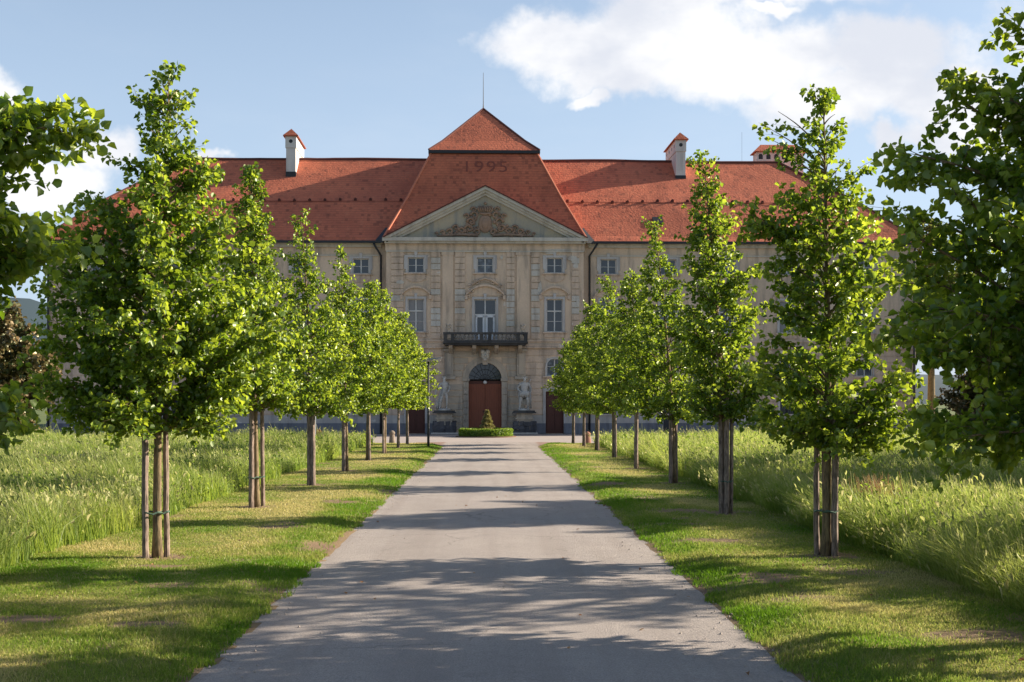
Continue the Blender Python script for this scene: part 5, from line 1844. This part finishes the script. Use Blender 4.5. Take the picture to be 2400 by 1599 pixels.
# ------------------------------------------------------------------ lamps, bollards, markers
X, Y = gp(1004, 1052)
lp = empty('street_lamp', (X, Y, 0))
tag(lp, 'slim dark lamp post with a flat head beside the left row', 'street lamp')
q = MB(); q.tube([(0, 0, -.05), (0, 0, .6), (0, 0, 4.02)], [.062, .06, .042], 10); q.build('pole', M['dark'], lp, smooth=True)
q = MB()
q.add([(-.32, -.16, 3.98), (.0, -.20, 4.08), (.62, -.14, 4.16), (.62, .14, 4.16), (.0, .20, 4.08), (-.32, .16, 3.98),
       (-.32, -.14, 4.03), (.0, -.18, 4.16), (.62, -.12, 4.20), (.62, .12, 4.20), (.0, .18, 4.16), (-.32, .14, 4.03)],
      [(5, 4, 1, 0), (4, 3, 2, 1), (6, 7, 10, 11), (7, 8, 9, 10), (0, 1, 7, 6), (1, 2, 8, 7), (2, 3, 9, 8), (3, 4, 10, 9), (4, 5, 11, 10), (5, 0, 6, 11)])
q.build('lamp_head', mat('grey_lamp_head', (0.25, 0.27, 0.29), 0.35), lp)
q = MB(); q.box(.05, .55, -.1, .1, 4.06, 4.085); q.build('lens', mat('lamp_lens', (0.6, 0.6, 0.58), 0.3), lp)


def post(px, py, Yd, name, label, cat, parts):
    X = (px - 1147) / 2800 * Yd
    r_ = empty(name, (X, Yd, 0))
    tag(r_, label, cat)
    for (nm, mt, fn_) in parts:
        b = MB(); fn_(b); b.build(nm, mt, r_, smooth=False)
    return r_


mstone = mat('bollard_stone', (0.2, 0.17, 0.14), 0.9, bark((0.26, 0.21, 0.16), (0.15, 0.12, 0.10)))
mred = mat('reddish_stone', (0.26, 0.13, 0.09), 0.9)
X, Y = gp(919, 1039)
post(919, 0, Y, 'stone_bollard', 'dark rounded stone bollard between trunks of the left row', 'bollard',
     [('shaft', mstone, lambda b: b.lathe([(.17, -.02), (.16, .1), (.13, .4), (.12, .46)], n=14)), ('cap', mstone, lambda b: b.lathe([(.12, .46), (.16, .5), (.15, .58), (.08, .65), (.01, .67)], n=14))])
X, Y = gp(1376, 1038)
post(1377, 0, Y, 'stone_bollard', 'squat reddish stone bollard between trunks of the right row', 'bollard',
     [('shaft', mred, lambda b: b.lathe([(.2, -.02), (.19, .1), (.15, .36), (.14, .4)], n=14)), ('cap', mred, lambda b: b.lathe([(.14, .4), (.17, .43), (.15, .52), (.07, .58), (.01, .6)], n=14))])
post(739, 0, 55.0, 'marker_post', 'thin grey post with a white oval plate left of the palace gate', 'post',
     [('pole', mat('galvanised', (0.35, 0.37, 0.38), 0.5), lambda b: b.tube([(0, 0, -.05), (0, 0, 1.75)], .025, 8)),
      ('plate', M['strap'], lambda b: b.sphere((0, 0, 1.88), .2, 14, 8, (.62, .25, 1.0)))])
post(747, 0, 58.0, 'hydrant', 'small orange and cream hydrant peeping over the left meadow', 'hydrant',
     [('body', mat('orange_paint', (0.55, 0.14, 0.06), 0.5), lambda b: b.lathe([(.13, -.02), (.13, .62), (.17, .64), (.17, .7), (.11, .8), (.03, .84)], n=12)),
      ('side_cap', mat('cream_paint', (0.6, 0.45, 0.3), 0.5), lambda b: b.tube([(.08, 0, .6), (.24, 0, .6)], .1, 10))])
post(1819, 0, 60.0, 'hydrant', 'small pinkish hydrant peeping over the right meadow', 'hydrant',
     [('body', mat('pink_paint', (0.42, 0.25, 0.2), 0.6), lambda b: b.lathe([(.13, -.02), (.12, .66), (.17, .7), (.16, .78), (.08, .92), (.03, .95)], n=12)),
      ('side_cap', M['pale'], lambda b: b.tube([(-.22, 0, .62), (.22, 0, .62)], .07, 10))])
# rust-coloured dock in the right meadow
rng = np.random.default_rng(77)
n = 260
P = np.stack([rng.normal(0, .16, n), rng.normal(0, .12, n), np.zeros(n)], 1)
m_dock = leafy('dry_stems', (0.22, 0.10, 0.05), (0.3, 0.16, 0.08), (0.4, 0.26, 0.14), (0.3, 0.15, 0.07), (0.4, 0.25, 0.12), 0.35, 0.02)
o = blades('dry_plant', P, rng.uniform(.75, 1.08, n), np.full(n, .012), (rng.uniform(.05, .4, n), rng.normal(2.9, .8, n)), rng.uniform(0, 3.1, n), m_dock, None, rng.random(n))
o.location = (6.15, 18.6, 0)
tag(o, 'rust brown clump of dry stems in the right meadow', 'plant')

# loose grit along the drive edges and a few fallen leaves
rng = np.random.default_rng(91)
gm = MB()
for k in range(420):
    y = 8.5 + 26 * rng.random() ** 1.6
    side = rng.integers(0, 2)
    x = (ROAD_L + abs(rng.normal(0, .22)) if side else ROAD_R - abs(rng.normal(0, .22))) if rng.random() < .8 else rng.uniform(ROAD_L, ROAD_R)
    r_ = rng.uniform(.006, .016)
    a = rng.uniform(0, 3)
    c_, s_ = math.cos(a) * r_, math.sin(a) * r_
    z0 = .012
    gm.add([(x - c_, y - s_, z0), (x + s_, y - c_, z0), (x + c_ * 1.2, y + s_, z0), (x - s_, y + c_, z0), (x, y, z0 + r_ * 1.1)], [(0, 1, 4), (1, 2, 4), (2, 3, 4), (3, 0, 4)])
tag(gm.build('loose_grit', mat('grit', (0.34, 0.29, 0.25), 0.9)), 'loose grit scattered along the edges of the drive', 'grit', kind='stuff')
n = 60
P = np.stack([rng.uniform(-4.5, 4.6, n), 8.8 + 20 * rng.random(n) ** 1.5, np.full(n, .03)], 1)
P[:, 2] = np.where((P[:, 0] < ROAD_L) | (P[:, 0] > ROAD_R), lawn_h(P[:, 0], P[:, 1]) + .03, .026)
a = rng.uniform(0, 6.28, n)
V, Q = leaf_cloud(P, np.stack([np.cos(a), np.sin(a), rng.normal(0, .15, n)], 1), np.stack([rng.normal(0, .2, n), rng.normal(0, .2, n), np.ones(n)], 1), rng.uniform(.03, .06, n), rng.uniform(.025, .05, n))
tag(np_mesh('fallen_leaves', V, Q, m_dock, None, {'tint': rng.random(n).repeat(6)}), 'dry fallen leaves scattered over the drive and verges', 'fallen leaves', kind='stuff')
